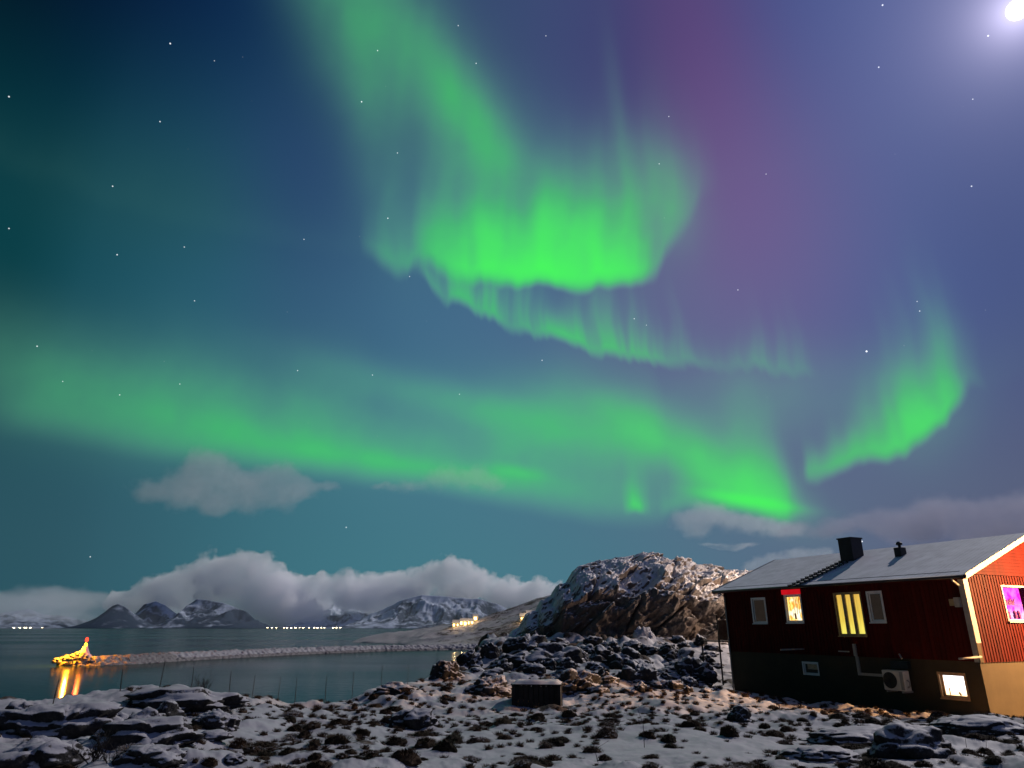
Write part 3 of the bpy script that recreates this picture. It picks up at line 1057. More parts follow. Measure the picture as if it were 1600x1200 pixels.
# ------------------------------------------------------------------ shrubs and stakes
def shrub(px, py, hpx, label, seed, spread=0.6, Y=None, n=9, thick=0.010):
    rr = random.Random(seed)
    g = ground_hit(px, py)
    Hh = hpx / F_PX * g[1] * 1.05
    mb = MB()

    def grow(p, d, L, rad, lev):
        pts = [p]
        for _ in range(3):
            d = (d + Vector((rr.uniform(-.28, .28), rr.uniform(-.28, .28), rr.uniform(-.05, .22)))).normalized()
            pts.append(pts[-1] + d * L / 3)
        mb.tube(pts, [rad, rad * .85, rad * .7, rad * .5], 4)
        if lev > 0:
            for _ in range(rr.choice((2, 3, 3))):
                q = pts[rr.choice((1, 2, 3))]
                dd = (d + Vector((rr.uniform(-.9, .9), rr.uniform(-.9, .9), rr.uniform(-.1, .5)))).normalized()
                grow(q, dd, L * rr.uniform(.5, .75), rad * .6, lev - 1)
    for i in range(n):
        a = rr.uniform(0, 6.28)
        grow(Vector((rr.uniform(-.1, .1) * Hh, rr.uniform(-.1, .1) * Hh, -0.05)), Vector((math.cos(a) * spread, math.sin(a) * spread, 1)).normalized(), Hh * rr.uniform(.45, .6), thick, 3)
    e = empty('shrub', tuple(g), 0, label, 'shrub')
    mb.build('branches', M_TWIG, e)
    return e


shrub(312, 1092, 30, 'small leafless shrub on the shore edge against the dark bay', 4, 0.6, n=10, thick=0.009)
shrub(145, 1192, 46, 'twiggy bare shrub among the slabs in the bottom left', 8, 0.9, n=9, thick=0.007)
shrub(172, 1192, 34, 'smaller twiggy shrub beside the bare one at bottom left', 12, 1.0, n=6, thick=0.006)
for i, (px, hp) in enumerate([(82, 26), (188, 24), (247, 30), (298, 34), (357, 26), (393, 27), (433, 26), (461, 30), (508, 30), (550, 32), (595, 24), (637, 22), (682, 22)]):
    cxs = [0, 100, 200, 270, 340, 420, 520, 600, 650, 720]; cys = [1113, 1095, 1081, 1084, 1092, 1096, 1098, 1076, 1068, 1032]; cY = [13.4, 14.8, 15.8, 17.3, 19.3, 22.2, 23.7, 27.2, 29.6, 42]
    g = P(px, np.interp(px, cxs, cys), np.interp(px, cxs, cY))
    gz = float(ground_h(np.array([g[0]]), np.array([g[1]]))[0])
    L = hp / F_PX * g[1] * 1.1 + 0.35
    r2_ = random.Random(i)
    e = empty('fence_stake', (g[0], g[1], gz - 0.3), 0, 'thin bare stake standing on the shore edge in front of the dark bay', 'stake', 'row of thin stakes along the shore edge')
    lx = r2_.uniform(-.05, .05)
    MB().tube([(0, 0, 0), (lx * .5, 0, L * .55), (lx, 0, L)], [0.011, 0.010, 0.007], 5).build('shaft', M_TWIG, e)
    MB().tube([(lx * .6 - .012, 0, L * .6), (lx * .6 + .012, 0, L * .62)], 0.014, 5).build('wire_clip', M_TWIG, e)
# single dry stalks in the near snow
for i, (px, py, hp) in enumerate([(1007, 1168, 46), (1478, 1098, 14), (1540, 1176, 26), (1510, 1168, 24), (560, 1138, 40), (936, 1192, 26), (205, 1158, 30), (1424, 1115, 12)]):
    g = ground_hit(px, py)
    L = hp / F_PX * g[1] * 1.05
    r2_ = random.Random(50 + i)
    mb = MB().tube([(0, 0, -.05), (r2_.uniform(-.06, .06), 0, L * .6), (r2_.uniform(-.15, .15), 0, L)], [0.005, 0.004, 0.002], 4)
    o = mb.build('dry_stalk', M_TWIG)
    o.location = tuple(g)
    tag(o, 'single dry grass stalk standing up from the near snow', 'stalk', 'dry stalks in the foreground snow')

# ------------------------------------------------------------------ the wooden crate
M_OLDWOOD = paint('weathered_dark_wood', (0.018, 0.016, 0.014), 0.85, 0.45, 5.0)
M_SNOW = paint('lying_snow', SNOW, 0.6, 0.08, 3.0)
g = ground_hit(838, 1106)
cr_ = empty('wooden_crate', tuple(g), R(-7), 'old dark plank crate with snow on its lid in the middle of the snowy slope', 'crate')
CW, CDp, CH = 1.44, 0.95, 0.60
bw = MB(); cw_ = MB()
npl = 9
for i in range(npl):
    x0 = -CW / 2 + i * CW / npl
    j = random.uniform(-.012, .012)
    bw.box(x0 + .008, x0 + CW / npl - .008, j - .0125, j + .0125, -0.25, CH + random.uniform(-.02, .01))
    bw.box(x0 + .008, x0 + CW / npl - .008, CDp - .0125, CDp + .0125, -0.25, CH)
for i in range(5):
    y0 = .03 + i * (CDp - .06) / 5
    for sx in (-1, 1):
        bw.box(sx * (CW / 2 - .012), sx * (CW / 2 + .012), y0 + .006, y0 + (CDp - .06) / 5 - .006, -0.25, CH - .01)
bw.build('planks', M_OLDWOOD, cr_)
for sx in (-1, 1):
    for yy in (-.04, CDp + .04):
        MB().box(sx * (CW / 2 - .06), sx * (CW / 2 + .03), yy - .03, yy + .03, -0.25, CH + .02).build('corner_post', M_OLDWOOD, cr_)
MB().box(-CW / 2 - .06, CW / 2 + .06, -.09, CDp + .06, CH + .024, CH + .06).build('lid', M_OLDWOOD, cr_)
nx_, ny_ = 30, 16
xs, ys = np.meshgrid(np.linspace(-CW / 2 - .05, CW / 2 + .05, nx_), np.linspace(-.08, CDp + .05, ny_))
ed = np.minimum(np.minimum(xs + CW / 2 + .05, CW / 2 + .05 - xs), np.minimum(ys + .08, CDp + .05 - ys))
zs = CH + .055 + sstep(0, .16, ed) * (.09 + .06 * fbm(xs * 3, ys * 3, oct=3, seed=8))
link_mesh('snow_cap', mesh_np('snow_cap', np.stack([xs, ys, zs], -1).reshape(-1, 3), grid_quads(ny_, nx_)), M_SNOW, cr_, True)

# ------------------------------------------------------------------ the red house
HGZ = 5.55                         # world height of the ground at its near corner
house = empty('house', (HX, HY, HGZ), HZR, 'red wooden house with a snowy roof and lit windows on a tan basement', 'house')
_c, _s = math.cos(HZR), math.sin(HZR)


def to_local(p):
    x, y, z = p[0] - HX, p[1] - HY, p[2] - HGZ
    return np.array([x * _c + y * _s, -x * _s + y * _c, z])


_o = to_local(np.array([0, 0, CAM_Z]))


def lray(px, py):
    d = ray(px, py)
    return np.array([d[0] * _c + d[1] * _s, -d[0] * _s + d[1] * _c, d[2]])


def on_long(px, py, x=0.0):
    d = lray(px, py); t = (x - _o[0]) / d[0]
    q = _o + d * t
    return q[1], q[2]


def on_gable(px, py, y=0.0):
    d = lray(px, py); t = (y - _o[1]) / d[1]
    q = _o + d * t
    return q[0], q[2]


LEN = on_long(1136, 960)[0]
WID = 8.7
Z_BASE = on_long(1530, 1034)[1]        # top of the basement
OVX, OVY = 0.42, 0.42
Z_LIP = (on_long(1496, 907, -OVX)[1] + on_long(1126, 925, -OVX)[1]) / 2      # lower edge of the roof
Z_RIDGE = on_long(1226, 874, WID / 2)[1]
PITCH = (Z_RIDGE - Z_LIP - 0.12) / (WID / 2 + OVX)
Z_EAVE = Z_LIP + 0.04 + PITCH * OVX
RIDGE = Z_EAVE + PITCH * WID / 2 + 0.06
print('house', LEN, Z_BASE, Z_EAVE, RIDGE, math.degrees(math.atan(PITCH)))


def cladding(name, c, vert_axis=None, wave=5.0):
    m, n, out = new_mat(name)
    co = n.new('ShaderNodeTexCoord').outputs['Object']
    x, y, z = n.sep(co)
    grain = n.noise(n.xyz(n.m('MULTIPLY', x, 9.0), n.m('MULTIPLY', y, 9.0), n.m('MULTIPLY', z, 0.8)), 1.0, 5, 0.6)
    board = n.new('ShaderNodeTexWhiteNoise', noise_dimensions='2D')
    n.put(board.inputs['Vector'], n.xyz(n.m('FLOOR', n.m('MULTIPLY', n.m('ADD', x, 0.03), 5.5)), n.m('FLOOR', n.m('MULTIPLY', y, 5.5)), 0.0))
    k = n.m('MULTIPLY', n.mapr(grain, 0.25, 0.75, 0.72, 1.2), n.mapr(board.outputs['Value'], 0, 1, 0.85, 1.12, False))
    principled(n, out, n.v('SCALE', c, scale=k), 0.62, 0, bump(n, grain, 0.25, 0.01), 0.08)
    return m


M_RED = cladding('red_paint', (0.056, 0.0046, 0.0028))
M_WHITE = paint('white_paint', (0.30, 0.285, 0.26), 0.5, 0.12)
M_TAN = paint('tan_render', (0.044, 0.034, 0.020), 0.85, 0.16, 1.2)
M_DARKMETAL = paint('black_sheet_metal', (0.025, 0.025, 0.028), 0.5, 0.2, 4.0, 0.3)
M_GREYMETAL = paint('grey_metal', (0.30, 0.30, 0.31), 0.45, 0.2, 4.0, 0.4)


def roof_mat():
    m, n, out = new_mat('snow_dusted_roof')
    co = n.new('ShaderNodeTexCoord').outputs['Object']
    x, y, z = n.sep(co)
    rib = n.m('POWER', n.m('ABSOLUTE', n.m('SINE', n.m('MULTIPLY', y, math.pi / 0.20))), 3.0)
    nz = n.noise(co, 1.6, 5, 0.62)
    fine = n.noise(co, 22, 3, 0.6)
    snow = n.v('SCALE', (0.44, 0.44, 0.455), scale=n.mapr(nz, 0.2, 0.8, 1.2, 1.6))
    thin = n.m('MULTIPLY', n.mapr(rib, 0.75, 1.0), n.mapr(nz, 0.35, 0.7, 0.35, 0.05))
    col = n.mix(thin, snow, (0.15, 0.15, 0.165))
    principled(n, out, col, 0.65, 0, bump(n, n.m('ADD', n.m('MULTIPLY', rib, 0.5), n.m('MULTIPLY', fine, 0.3)), 0.35, 0.03), 0.2)
    return m


M_ROOF = roof_mat()

# --- basement and upper walls (openings cut as rectangles in panels)


def wall_panels(mb, plane, u0, u1, z0, z1, holes, t):
    """plane 'x': wall lies in x=0 and faces -x, u runs along y; plane 'y': faces -y, u runs along x"""
    us = sorted({u0, u1, *[h[0] for h in holes], *[h[1] for h in holes]})
    zs_ = sorted({z0, z1, *[h[2] for h in holes], *[h[3] for h in holes]})
    for i in range(len(us) - 1):
        for j in range(len(zs_) - 1):
            uc, zc = (us[i] + us[i + 1]) / 2, (zs_[j] + zs_[j + 1]) / 2
            if any(h[0] < uc < h[1] and h[2] < zc < h[3] for h in holes):
                continue
            if plane == 'x':
                mb.box(0, t, us[i], us[i + 1], zs_[j], zs_[j + 1])
            else:
                mb.box(us[i], us[i + 1], 0, t, zs_[j], zs_[j + 1])


def rect_long(x0, y0, x1, y1):
    cxm, cym = (x0 + x1) / 2, (y0 + y1) / 2
    u = sorted((on_long(x0, cym)[0], on_long(x1, cym)[0])); z = sorted((on_long(cxm, y0)[1], on_long(cxm, y1)[1]))
    return (*u, *z)


R_W1 = rect_long(1178, 936, 1197, 972)
R_W2 = rect_long(1230, 931, 1253, 971)
R_W3 = rect_long(1309, 927, 1349, 992)
R_W4 = rect_long(1360, 926, 1380, 970)
R_B1 = rect_long(1256, 1036, 1278, 1053)
R_B2 = rect_long(1471, 1054, 1509, 1089)
gx0, _ = on_gable(1568, 945); _, gz1 = on_gable(1585, 918); _, gz0 = on_gable(1590, 968)
R_G = (gx0, gx0 + 1.5, gz0, gz1)

Tk = 0.22
fw = MB()
wall_panels(fw, 'x', 0, LEN, -1.4, Z_BASE, [R_B1, R_B2], 0.26)
fw.box(0.26, WID, 0, 0.26, -1.4, Z_BASE)
fw.box(0.26, WID, LEN - .26, LEN, -1.4, Z_BASE)
fw.box(WID - .26, WID, 0.26, LEN - .26, -1.4, Z_BASE)
fw.build('basement_wall', M_TAN, house)
# upper long wall: vertical boards with cover battens
uw = MB()
O = 0.035
sh = MB()
wall_panels(sh, 'x', 0.0, LEN, Z_BASE + 0.003, Z_EAVE + .1, [R_W1, R_W2, R_W3, R_W4], Tk)
sh.v = [(a - O, b, c) for a, b, c in sh.v]
uw.add(sh.v, sh.f)
holes = [R_W1, R_W2, R_W3, R_W4]
y = 0.10
while y < LEN - 0.1:
    segs = [(Z_BASE + .003, Z_EAVE + .06)]
    for h in holes:
        if h[0] - .09 < y < h[1] + .09:
            segs = [(Z_BASE + .003, h[2] - .09), (h[3] + .09, Z_EAVE + .06)]
    for a, b in segs:
        if b > a:
            uw.box(-O - .022, -O - .001, y - .045, y + .045, a, b)
    y += 0.18
uw.box(WID - Tk, WID + O, 0.0, LEN, Z_BASE + .003, Z_EAVE + .1)
uw.box(Tk, WID - Tk, LEN - Tk, LEN + O, Z_BASE + .003, Z_EAVE + .1)
uw.prism([(0, LEN - .15, Z_EAVE + .1), (WID, LEN - .15, Z_EAVE + .1), (WID / 2, LEN - .15, RIDGE - .15)], (0, .15 + O, 0))
uw.build('wall', M_RED, house)
# gable wall: battens below, horizontal boards in the triangle
gw = MB()
sh = MB()
wall_panels(sh, 'y', 0.001 - O, WID + O, Z_BASE + 0.003, Z_EAVE + .02, [R_G], Tk)
gw.add([(a, b - O, c) for a, b, c in sh.v], sh.f)
x = 0.10 + 0.10
while x < WID - .1:
    segs = [(Z_BASE - .03, Z_EAVE)]
    if R_G[0] - .1 < x < R_G[1] + .1:
        segs = [(Z_BASE - .03, R_G[2] - .1), (R_G[3] + .1, Z_EAVE)]
    for a, b in segs:
        gw.box(x - .055, x + .055, -O - .028, -O - .001, a, b)
    x += 0.172
gw.build('gable_wall', M_RED, house)
gt = MB()
z = Z_EAVE + .0
bh = 0.125
while z < RIDGE - .25:
    half = (RIDGE - .12 - z - bh) / PITCH
    if half < .1:
        break
    half = min(half + .18, WID / 2 + OVX - .05)
    gt.add([(WID / 2 - half, -O - .12, z), (WID / 2 + half, -O - .12, z), (WID / 2 + half - .2, -O - .095, z + bh), (WID / 2 - half + .2, -O - .095, z + bh),
            (WID / 2 - half, Tk, z), (WID / 2 + half, Tk, z), (WID / 2 + half - .2, Tk, z + bh), (WID / 2 - half + .2, Tk, z + bh)],
           [(0, 1, 2, 3), (4, 7, 6, 5), (0, 4, 5, 1), (1, 5, 6, 2), (2, 6, 7, 3), (3, 7, 4, 0)])
    z += bh - .002
gt.build('gable_board', M_RED, house)

# --- roof
roof = MB()
ye, yf = -OVY, LEN + OVY
for sx in (0, 1):
    def fx(v): return v if sx == 0 else WID - v
    e_x, e_z = -OVX, Z_EAVE + 0.06 - PITCH * OVX + .04
    p = [(fx(e_x), ye, e_z), (fx(WID / 2), ye, RIDGE + .04), (fx(WID / 2), ye, RIDGE - .12), (fx(e_x), ye, e_z - .14)]
    roof.prism(p, (0, yf - ye, 0))
roof_o = roof.build('roof', M_ROOF, house)


def roof_z(x):
    return Z_EAVE + 0.10 + PITCH * (x if x < WID / 2 else WID - x) + .005


# barge boards, fascia, gutter
for sgn in (0, 1):
    def fx(v): return v if sgn == 0 else WID - v
    for yy, dy_ in ((ye - .04, .038), (yf + .002, .038)):
        q = [(fx(-OVX - .03), yy, Z_EAVE + .10 - PITCH * OVX - .16), (fx(WID / 2), yy, RIDGE - .12), (fx(WID / 2), yy, RIDGE + .07), (fx(-OVX - .03), yy, Z_EAVE + .10 - PITCH * OVX + .035)]
        MB().prism(q, (0, dy_, 0)).build('barge_board', M_WHITE, house)
MB().box(-OVX - .028, -OVX - .004, ye, yf, Z_EAVE + .06 - PITCH * OVX - .12, Z_EAVE + .06 - PITCH * OVX + .03).build('fascia', M_RED, house)
MB().box(-OVX, -O - .005, ye + .03, yf - .03, Z_EAVE - .13, Z_EAVE - .112).build('soffit', M_RED, house)
gut = MB()
gz_ = Z_EAVE + .06 - PITCH * OVX - .03
gut.tube([(-OVX - .09, ye + .05, gz_), (-OVX - .09, yf - .05, gz_)], 0.055, 8)
gut_o = gut.build('gutter', M_DARKMETAL, house, True)
MB().tube([(-OVX - .09, .05, gz_ - .04), (-OVX - .07, .05, gz_ - .13), (-.13, .05, gz_ - .30)], 0.035, 8).build('downpipe_elbow', M_WHITE, gut_o, True)
MB().tube([(-.11, LEN - .06, gz_ - .25), (-.11, LEN - .06, .2)], 0.035, 8).build('downpipe', M_WHITE, house, True)
MB().tube([(-OVX - .09, LEN - .06, gz_), (-.11, LEN - .06, gz_ - .27)], 0.034, 8).build('downpipe', M_WHITE, house, True)
# corner boards
MB().box(-O - .05, .19, -O - .055, -O - .029, Z_BASE + 0.62, Z_EAVE - .02).build('corner_board', M_WHITE, house)
MB().box(-O - .05, .13, -O - .053, -O - .029, Z_BASE - .02, Z_BASE + 0.615).build('corner_board', M_TAN, house)
MB().box(-O - .055, -O - .025, -O - .027, .12, Z_BASE - .02, Z_EAVE - .02).build('corner_board', M_WHITE, house)
MB().box(-O - .05, -O - .024, LEN - .1, LEN + O, Z_BASE, Z_EAVE - .02).build('corner_board', M_RED, house)


# --- windows
def glass_mat():
    m, n, out = new_mat('dark_glass')
    co = n.new('ShaderNodeTexCoord').outputs['Object']
    c = n.mix(n.noise(co, 3.0, 3, 0.6), (0.035, 0.028, 0.024), (0.10, 0.075, 0.055))
    principled(n, out, c, 0.3, 0, None, 0.2)
    return m


M_GLASS = glass_mat()


M_DIM = emit('dim_curtained_pane', lambda n, co: n.mix(n.noise(co, 5.0, 4, 0.6), (0.060, 0.046, 0.038), (0.11, 0.085, 0.068)), 0.22)  # pane emits faintly itself, for a curtain dimly lit from behind


def curtain_col(n, co):
    x, y, z = n.sep(co)
    wv = n.m('SINE', n.m('ADD', n.m('MULTIPLY', y, 34.0), n.m('MULTIPLY', n.noise(co, 4.0, 3), 9.0)))
    c = n.mix(n.mapr(wv, -0.4, 1.0), (1.0, 0.66, 0.16), (0.82, 0.30, 0.04))
    return n.mix(n.mapr(n.noise(co, 2.1, 2), 0.48, 0.64), c, (1.0, 0.92, 0.62))


def blind_col(n, co):
    x, y, z = n.sep(co)
    t = n.mapr(z, R_W3[2], R_W3[3], 0, 1, False)
    c = n.ramp(t, [(0.0, (1.0, 0.90, 0.16)), (0.35, (0.95, 0.70, 0.10)), (1.0, (0.80, 0.48, 0.09))], 'LINEAR')
    k = n.mapr(n.noise(n.xyz(x, n.m('MULTIPLY', y, 6.0), n.m('MULTIPLY', z, 0.7)), 2.0, 3), 0.2, 0.8, 0.8, 1.12)
    return n.v('SCALE', c, scale=k)


def room_col(n, co):
    x, y, z = n.sep(co)
    t = n.mapr(z, R_B2[2], R_B2[3], 0, 1, False)
    return n.ramp(t, [(0.0, (1.0, 0.66, 0.28)), (0.22, (1.0, 0.80, 0.50)), (0.5, (1.0, 0.92, 0.80)), (1.0, (0.95, 0.95, 1.0))], 'LINEAR')


def pink_col(n, co):
    x, y, z = n.sep(co)
    t = n.noise(co, 2.6, 4, 0.6)
    c = n.mix(n.mapr(t, 0.38, 0.66), (0.85, 0.02, 0.62), (0.95, 0.20, 0.85))
    return n.mix(n.mapr(z, R_G[2] + .1, R_G[2] + .55), n.mix(n.mapr(t, .45, .6), (0.85, 0.05, 0.70), (1.0, 0.60, 1.0)), c)


M_CURTAIN = emit('lit_yellow_curtain', curtain_col, 1.5)
M_BLIND = emit('lit_yellow_blind', blind_col, 0.95)
M_ROOM = emit('bright_room', room_col, 2.4)
M_PINK = emit('pink_grow_light', pink_col, 1.5)
M_REDBLIND = emit('glowing_red_valance', lambda n, co: n.mix(n.noise(co, 3.0, 3), (0.75, 0.01, 0.02), (0.45, 0.004, 0.008)), 0.9)  # valance emits red itself, in place of window light on the cloth
M_WOODWARM = paint('varnished_wood', (0.48, 0.26, 0.12), 0.5)
M_SHADE = paint('dark_mullion_wood', (0.30, 0.23, 0.12), 0.6)
M_PLANT = paint('magenta_plant', (0.12, 0.02, 0.14), 0.7)


def frame_x(r, x, t, d, mat, name='frame', parent=None):
    """rectangular frame round an opening in the long wall, t wide, d deep, standing at x"""
    y0, y1, z0, z1 = r
    mb = MB()
    mb.box(x, x + d, y0 - t, y0, z0 - t, z1 + t); mb.box(x, x + d, y1, y1 + t, z0 - t, z1 + t)
    mb.box(x, x + d, y0, y1, z1, z1 + t); mb.box(x, x + d, y0, y1, z0 - t, z0)
    return mb.build(name, mat, parent)


M_FRAME = paint('window_white', (0.78, 0.77, 0.75), 0.45, 0.08)


def window_x(r, pane, label, frame=M_FRAME, t=0.07, recess=0.10, sill=True, xface=-O - .03):
    wd = frame_x(r, xface, t, 0.16, frame, 'window', house)
    if label: wd["label"] = label
    y0, y1, z0, z1 = r
    MB().box(xface + recess, xface + recess + .02, y0 + .0015, y1 - .0015, z0 + .0015, z1 - .0015).build('pane', pane, wd)
    inner = (y0 + .045, y1 - .045, z0 + .045, z1 - .045)
    fr = MB()
    for b in ((y0 + .0018, y0 + .045, z0 + .0018, z1 - .0018), (y1 - .045, y1 - .0018, z0 + .0018, z1 - .0018), (y0 + .045, y1 - .045, z0 + .0018, z0 + .045), (y0 + .045, y1 - .045, z1 - .045, z1 - .0018)):
        fr.box(xface + recess - .04, xface + recess - .001, *b)
    fr.build('sash', frame, wd)
    if sill:
        MB().box(xface - .05, xface - .001, y0 - t - .02, y1 + t + .02, z0 - t - .03, z0 - t + .01).build('sill', frame, wd)
    return wd


window_x(R_W1, M_DIM, 'dark window in a white frame')
w2 = window_x(R_W2, M_CURTAIN, 'brightly lit window with yellow curtains')
y0, y1, z0, z1 = R_W2
MB().box(-O - .07, -O - .031, y0 - .10, y1 + .14, z1 + .072, Z_EAVE - .135).build('valance', M_REDBLIND, w2)
# lamp and curtain folds seen in the lit window
cfm = MB()
for k in range(4):
    yy = y0 + .12 + k * .09
    cfm.tube([(-.005, yy, z1 - .06), (-.005, yy + .03, (z0 + z1) / 2), (-.005, yy + .05 + .04 * k, z0 + .35 - .05 * k)], 0.012, 5)
cfm.tube([(-.006, y0 + .40, z0 + .10), (-.006, y0 + .42, z0 + .35)], 0.045, 6)
cfm.build('curtain_fold', M_WOODWARM, w2)
w3 = window_x(R_W3, M_BLIND, 'tall lit window in three lights with yellow blinds', frame=M_SHADE, t=0.05)
y0, y1, z0, z1 = R_W3
for k in (1, 2):
    yy = y0 + (y1 - y0) * k / 3
    MB().box(-O + .005, -O + .068, yy - .075, yy + .075, z0 + .046, z1 - .046).build('mullion', M_SHADE, w3)
window_x(R_W4, M_DIM, 'narrow dark window in a white frame')
b1 = window_x(R_B1, M_GLASS, 'small dark basement window, half boarded', t=0.05, sill=False, xface=-.02)
y0, y1, z0, z1 = R_B1
MB().box(.035, .055, y0 + .05, y0 + (y1 - y0) * .75, z0 + (z1 - z0) * .42, z1 - .05).build('board', paint('bare_plywood', (0.50, 0.36, 0.24), 0.8), b1)
b2 = window_x(R_B2, M_ROOM, 'bright basement window with a wooden frame', frame=M_WOODWARM, t=0.07, recess=0.16, xface=-.03)
y0, y1, z0, z1 = R_B2
MB().tube([(.11, y0 + .70, z0 + .05), (.11, y0 + .70, z0 + .30)], 0.018, 6).tube([(.11, y0 + .30, z0 + .06), (.11, y0 + .36, z0 + .16)], 0.03, 6).build('bottle', M_WOODWARM, b2)

# gable window, pink
gx0_, gx1_, gz0_, gz1_ = R_G
gwn = MB()
for b in ((gx0_ - .07, gx0_, gz0_ - .07, gz1_ + .07), (gx1_, gx1_ + .07, gz0_ - .07, gz1_ + .07)):
    gwn.box(b[0], b[1], -O - .06, .1, b[2], b[3])
gwn.box(gx0_, gx1_, -O - .06, .1, gz1_, gz1_ + .07); gwn.box(gx0_, gx1_, -O - .06, .1, gz0_ - .07, gz0_)
gwn = gwn.build('window', M_WHITE, house)
gwn["label"] = 'window glowing pink under a grow light'
MB().box(gx0_ + .002, gx1_ - .002, .16, .18, gz0_ + .002, gz1_ - .002).build('pane', M_PINK, gwn)
MB().box(gx0_ - .1, gx1_ + .1, -O - .12, -O - .061, gz0_ - .12, gz0_ - .06).build('sill', M_WHITE, gwn)
pl = MB()
rr3 = random.Random(3)
pl.box(gx0_ + .02, gx1_ - .02, .10, .15, gz0_ + .52, gz0_ + .55)
for cxp, s0 in ((gx0_ + .45, .55), (gx0_ + .62, .56), (gx0_ + .85, .55)):
    for _ in range(10):
        pl.tube([(cxp, .12, gz0_ + s0), (cxp + rr3.uniform(-.16, .16), .12 + rr3.uniform(-.02, .02), gz0_ + s0 + rr3.uniform(.05, .22))], [.03, .012], 5)
for cxp in (gx0_ + .33, gx0_ + .75, gx0_ + 1.0):
    pl.lathe([(.06, 0), (.075, .12), (.05, .16), (.07, .22), (.02, .30)], 10, (cxp, .09, gz0_ + .03))
pl.build('potted_plants', M_PLANT, gwn)

# --- chimney, vent, roof ladder
RX = 3.9


def on_roof(px, py):
    """hit of a sight line with the near roof slope"""
    d = lray(px, py)
    t = (Z_EAVE + .105 + PITCH * _o[0] - _o[2]) / (d[2] - PITCH * d[0])
    return _o + d * t


ch = on_roof(1334, 873)
chx, chy = float(np.clip(ch[0], 2.8, WID / 2 - .1)), float(ch[1])
top_z = roof_z(chx) + 0.98
chim = MB()
chim.box(chx - .34, chx + .42, chy - .26, chy + .46, roof_z(chx) - .5, top_z - .06)
chim_o = chim.build('chimney', M_DARKMETAL, roof_o)
MB().box(chx - .38, chx + .46, chy - .30, chy + .50, top_z - .059, top_z).build('chimney_cap', M_DARKMETAL, roof_o)
vt = on_roof(1407, 868)
vx, vy, vz = vt
MB().box(vx - .16, vx + .22, vy - .16, vy + .16, vz - .2, vz + .34).build('vent_box', M_DARKMETAL, roof_o)
MB().lathe([(.06, 0), (.06, .10), (.13, .12), (.13, .20), (.07, .26)], 12, (vx + .02, vy - .02, vz + .341)).build('vent_cowl', M_DARKMETAL, roof_o)
la, lb = on_roof(1237, 919), np.array([chx - .45, chy + .05, 0])
lad = MB()


def rp(x_, y_, up=0.07):
    return (x_, y_, roof_z(x_) + up)


for dyy in (-.19, .19):
    lad.tube([rp(la[0], la[1] + dyy), rp(lb[0], lb[1] + dyy)], 0.022, 4)
nst = 13
for i in range(nst):
    f = (i + .3) / nst
    x_ = la[0] + (lb[0] - la[0]) * f; y_ = la[1] + (lb[1] - la[1]) * f
    zz = roof_z(x_)
    lad.box(x_ - .07, x_ + .10, y_ - .25, y_ + .25, zz + .10, zz + .135)
    for dyy in (-.23, .23):
        lad.box(x_ - .06, x_ - .02, y_ + dyy - .015, y_ + dyy + .015, zz + .0, zz + .10)
lad.build('roof_ladder', M_DARKMETAL, roof_o)

# --- fittings
bx_ = on_long(1500, 941)
lampb = MB().box(-O - .16, -O - .024, bx_[0] - .09, bx_[0] + .10, bx_[1] - .17, bx_[1] + .17).build('wall_lamp', M_WHITE, house)
MB().box(-O - .10, -O - .025, bx_[0] + .12, bx_[0] + .32, bx_[1] - .12, bx_[1] + .12).build('meter_box', M_SHADE, house)
q0 = on_long(1258, 1014)
MB().tube([(-.06, q0[0], q0[1]), (-1.15, q0[0] + .35, q0[1] - .03)], 0.035, 8).build('drain_spout', M_WHITE, house, True)
MB().tube([(-.10, -.16, Z_BASE + .17), (-1.15, -.02, Z_BASE + .12)], 0.035, 8).build('drain_spout', M_WHITE, house, True)
q1 = on_long(1320, 1018)
MB().box(-.10, -O - .025, q1[0] - .28, q1[0] + .25, q1[1] - .02, q1[1] + .03).build('ledge', M_WHITE, house)
# bracket lamp under the gable peak
bl = on_gable(1600, 868)
MB().tube([(bl[0] - .05, -O - .12, bl[1]), (bl[0] - .05, -O - .45, bl[1] + .06), (bl[0] + .05, -O - .60, bl[1] - .02)], 0.035, 6).build('gable_bracket', M_DARKMETAL, house)

# heat pump and its duct
hp0 = rect_long(1393, 1047, 1431, 1078)
hcx = (hp0[0] + hp0[1]) / 2
hz0, hz1 = hp0[2], hp0[3]
hw = 0.92
hpump = empty('heat_pump', tuple(np.array([HX + (-.40) * _c - hcx * _s, HY + (-.40) * _s + hcx * _c, HGZ + hz0])), HZR, 'white heat pump unit hung on the tan basement wall', 'heat pump')
hh = hz1 - hz0
M_CASE = paint('cream_casing', (0.62, 0.58, 0.50), 0.45, 0.08)
MB().box(-.18, .16, -hw / 2, hw / 2, 0, hh).build('casing', M_CASE, hpump, bevel=0.02)
gr = MB()
gcy, gcz, grr = .14, hh * .5, hh * .40
for k in range(7):
    rad_ = grr * (k + 1) / 7
    gr.tube([(-.205, gcy + rad_ * math.cos(a), gcz + rad_ * math.sin(a)) for a in np.linspace(0, 2 * math.pi, 25)], 0.007, 4, False)
for k in range(4):
    a = k * math.pi / 4
    gr.tube([(-.207, gcy - grr * math.cos(a), gcz - grr * math.sin(a)), (-.207, gcy + grr * math.cos(a), gcz + grr * math.sin(a))], 0.008, 4)
gr.build('fan_grille', M_DARKMETAL, hpump)
fd = MB().prism([(-.184, gcy + grr * math.cos(a), gcz + grr * math.sin(a)) for a in np.linspace(0, 2 * math.pi, 25)[:-1]], (-.006, 0, 0))
fd.build('fan', paint('fan_dark_grey', (0.07, 0.06, 0.05), 0.6), hpump)  # fan drawn as a flat disc of one even dark grey
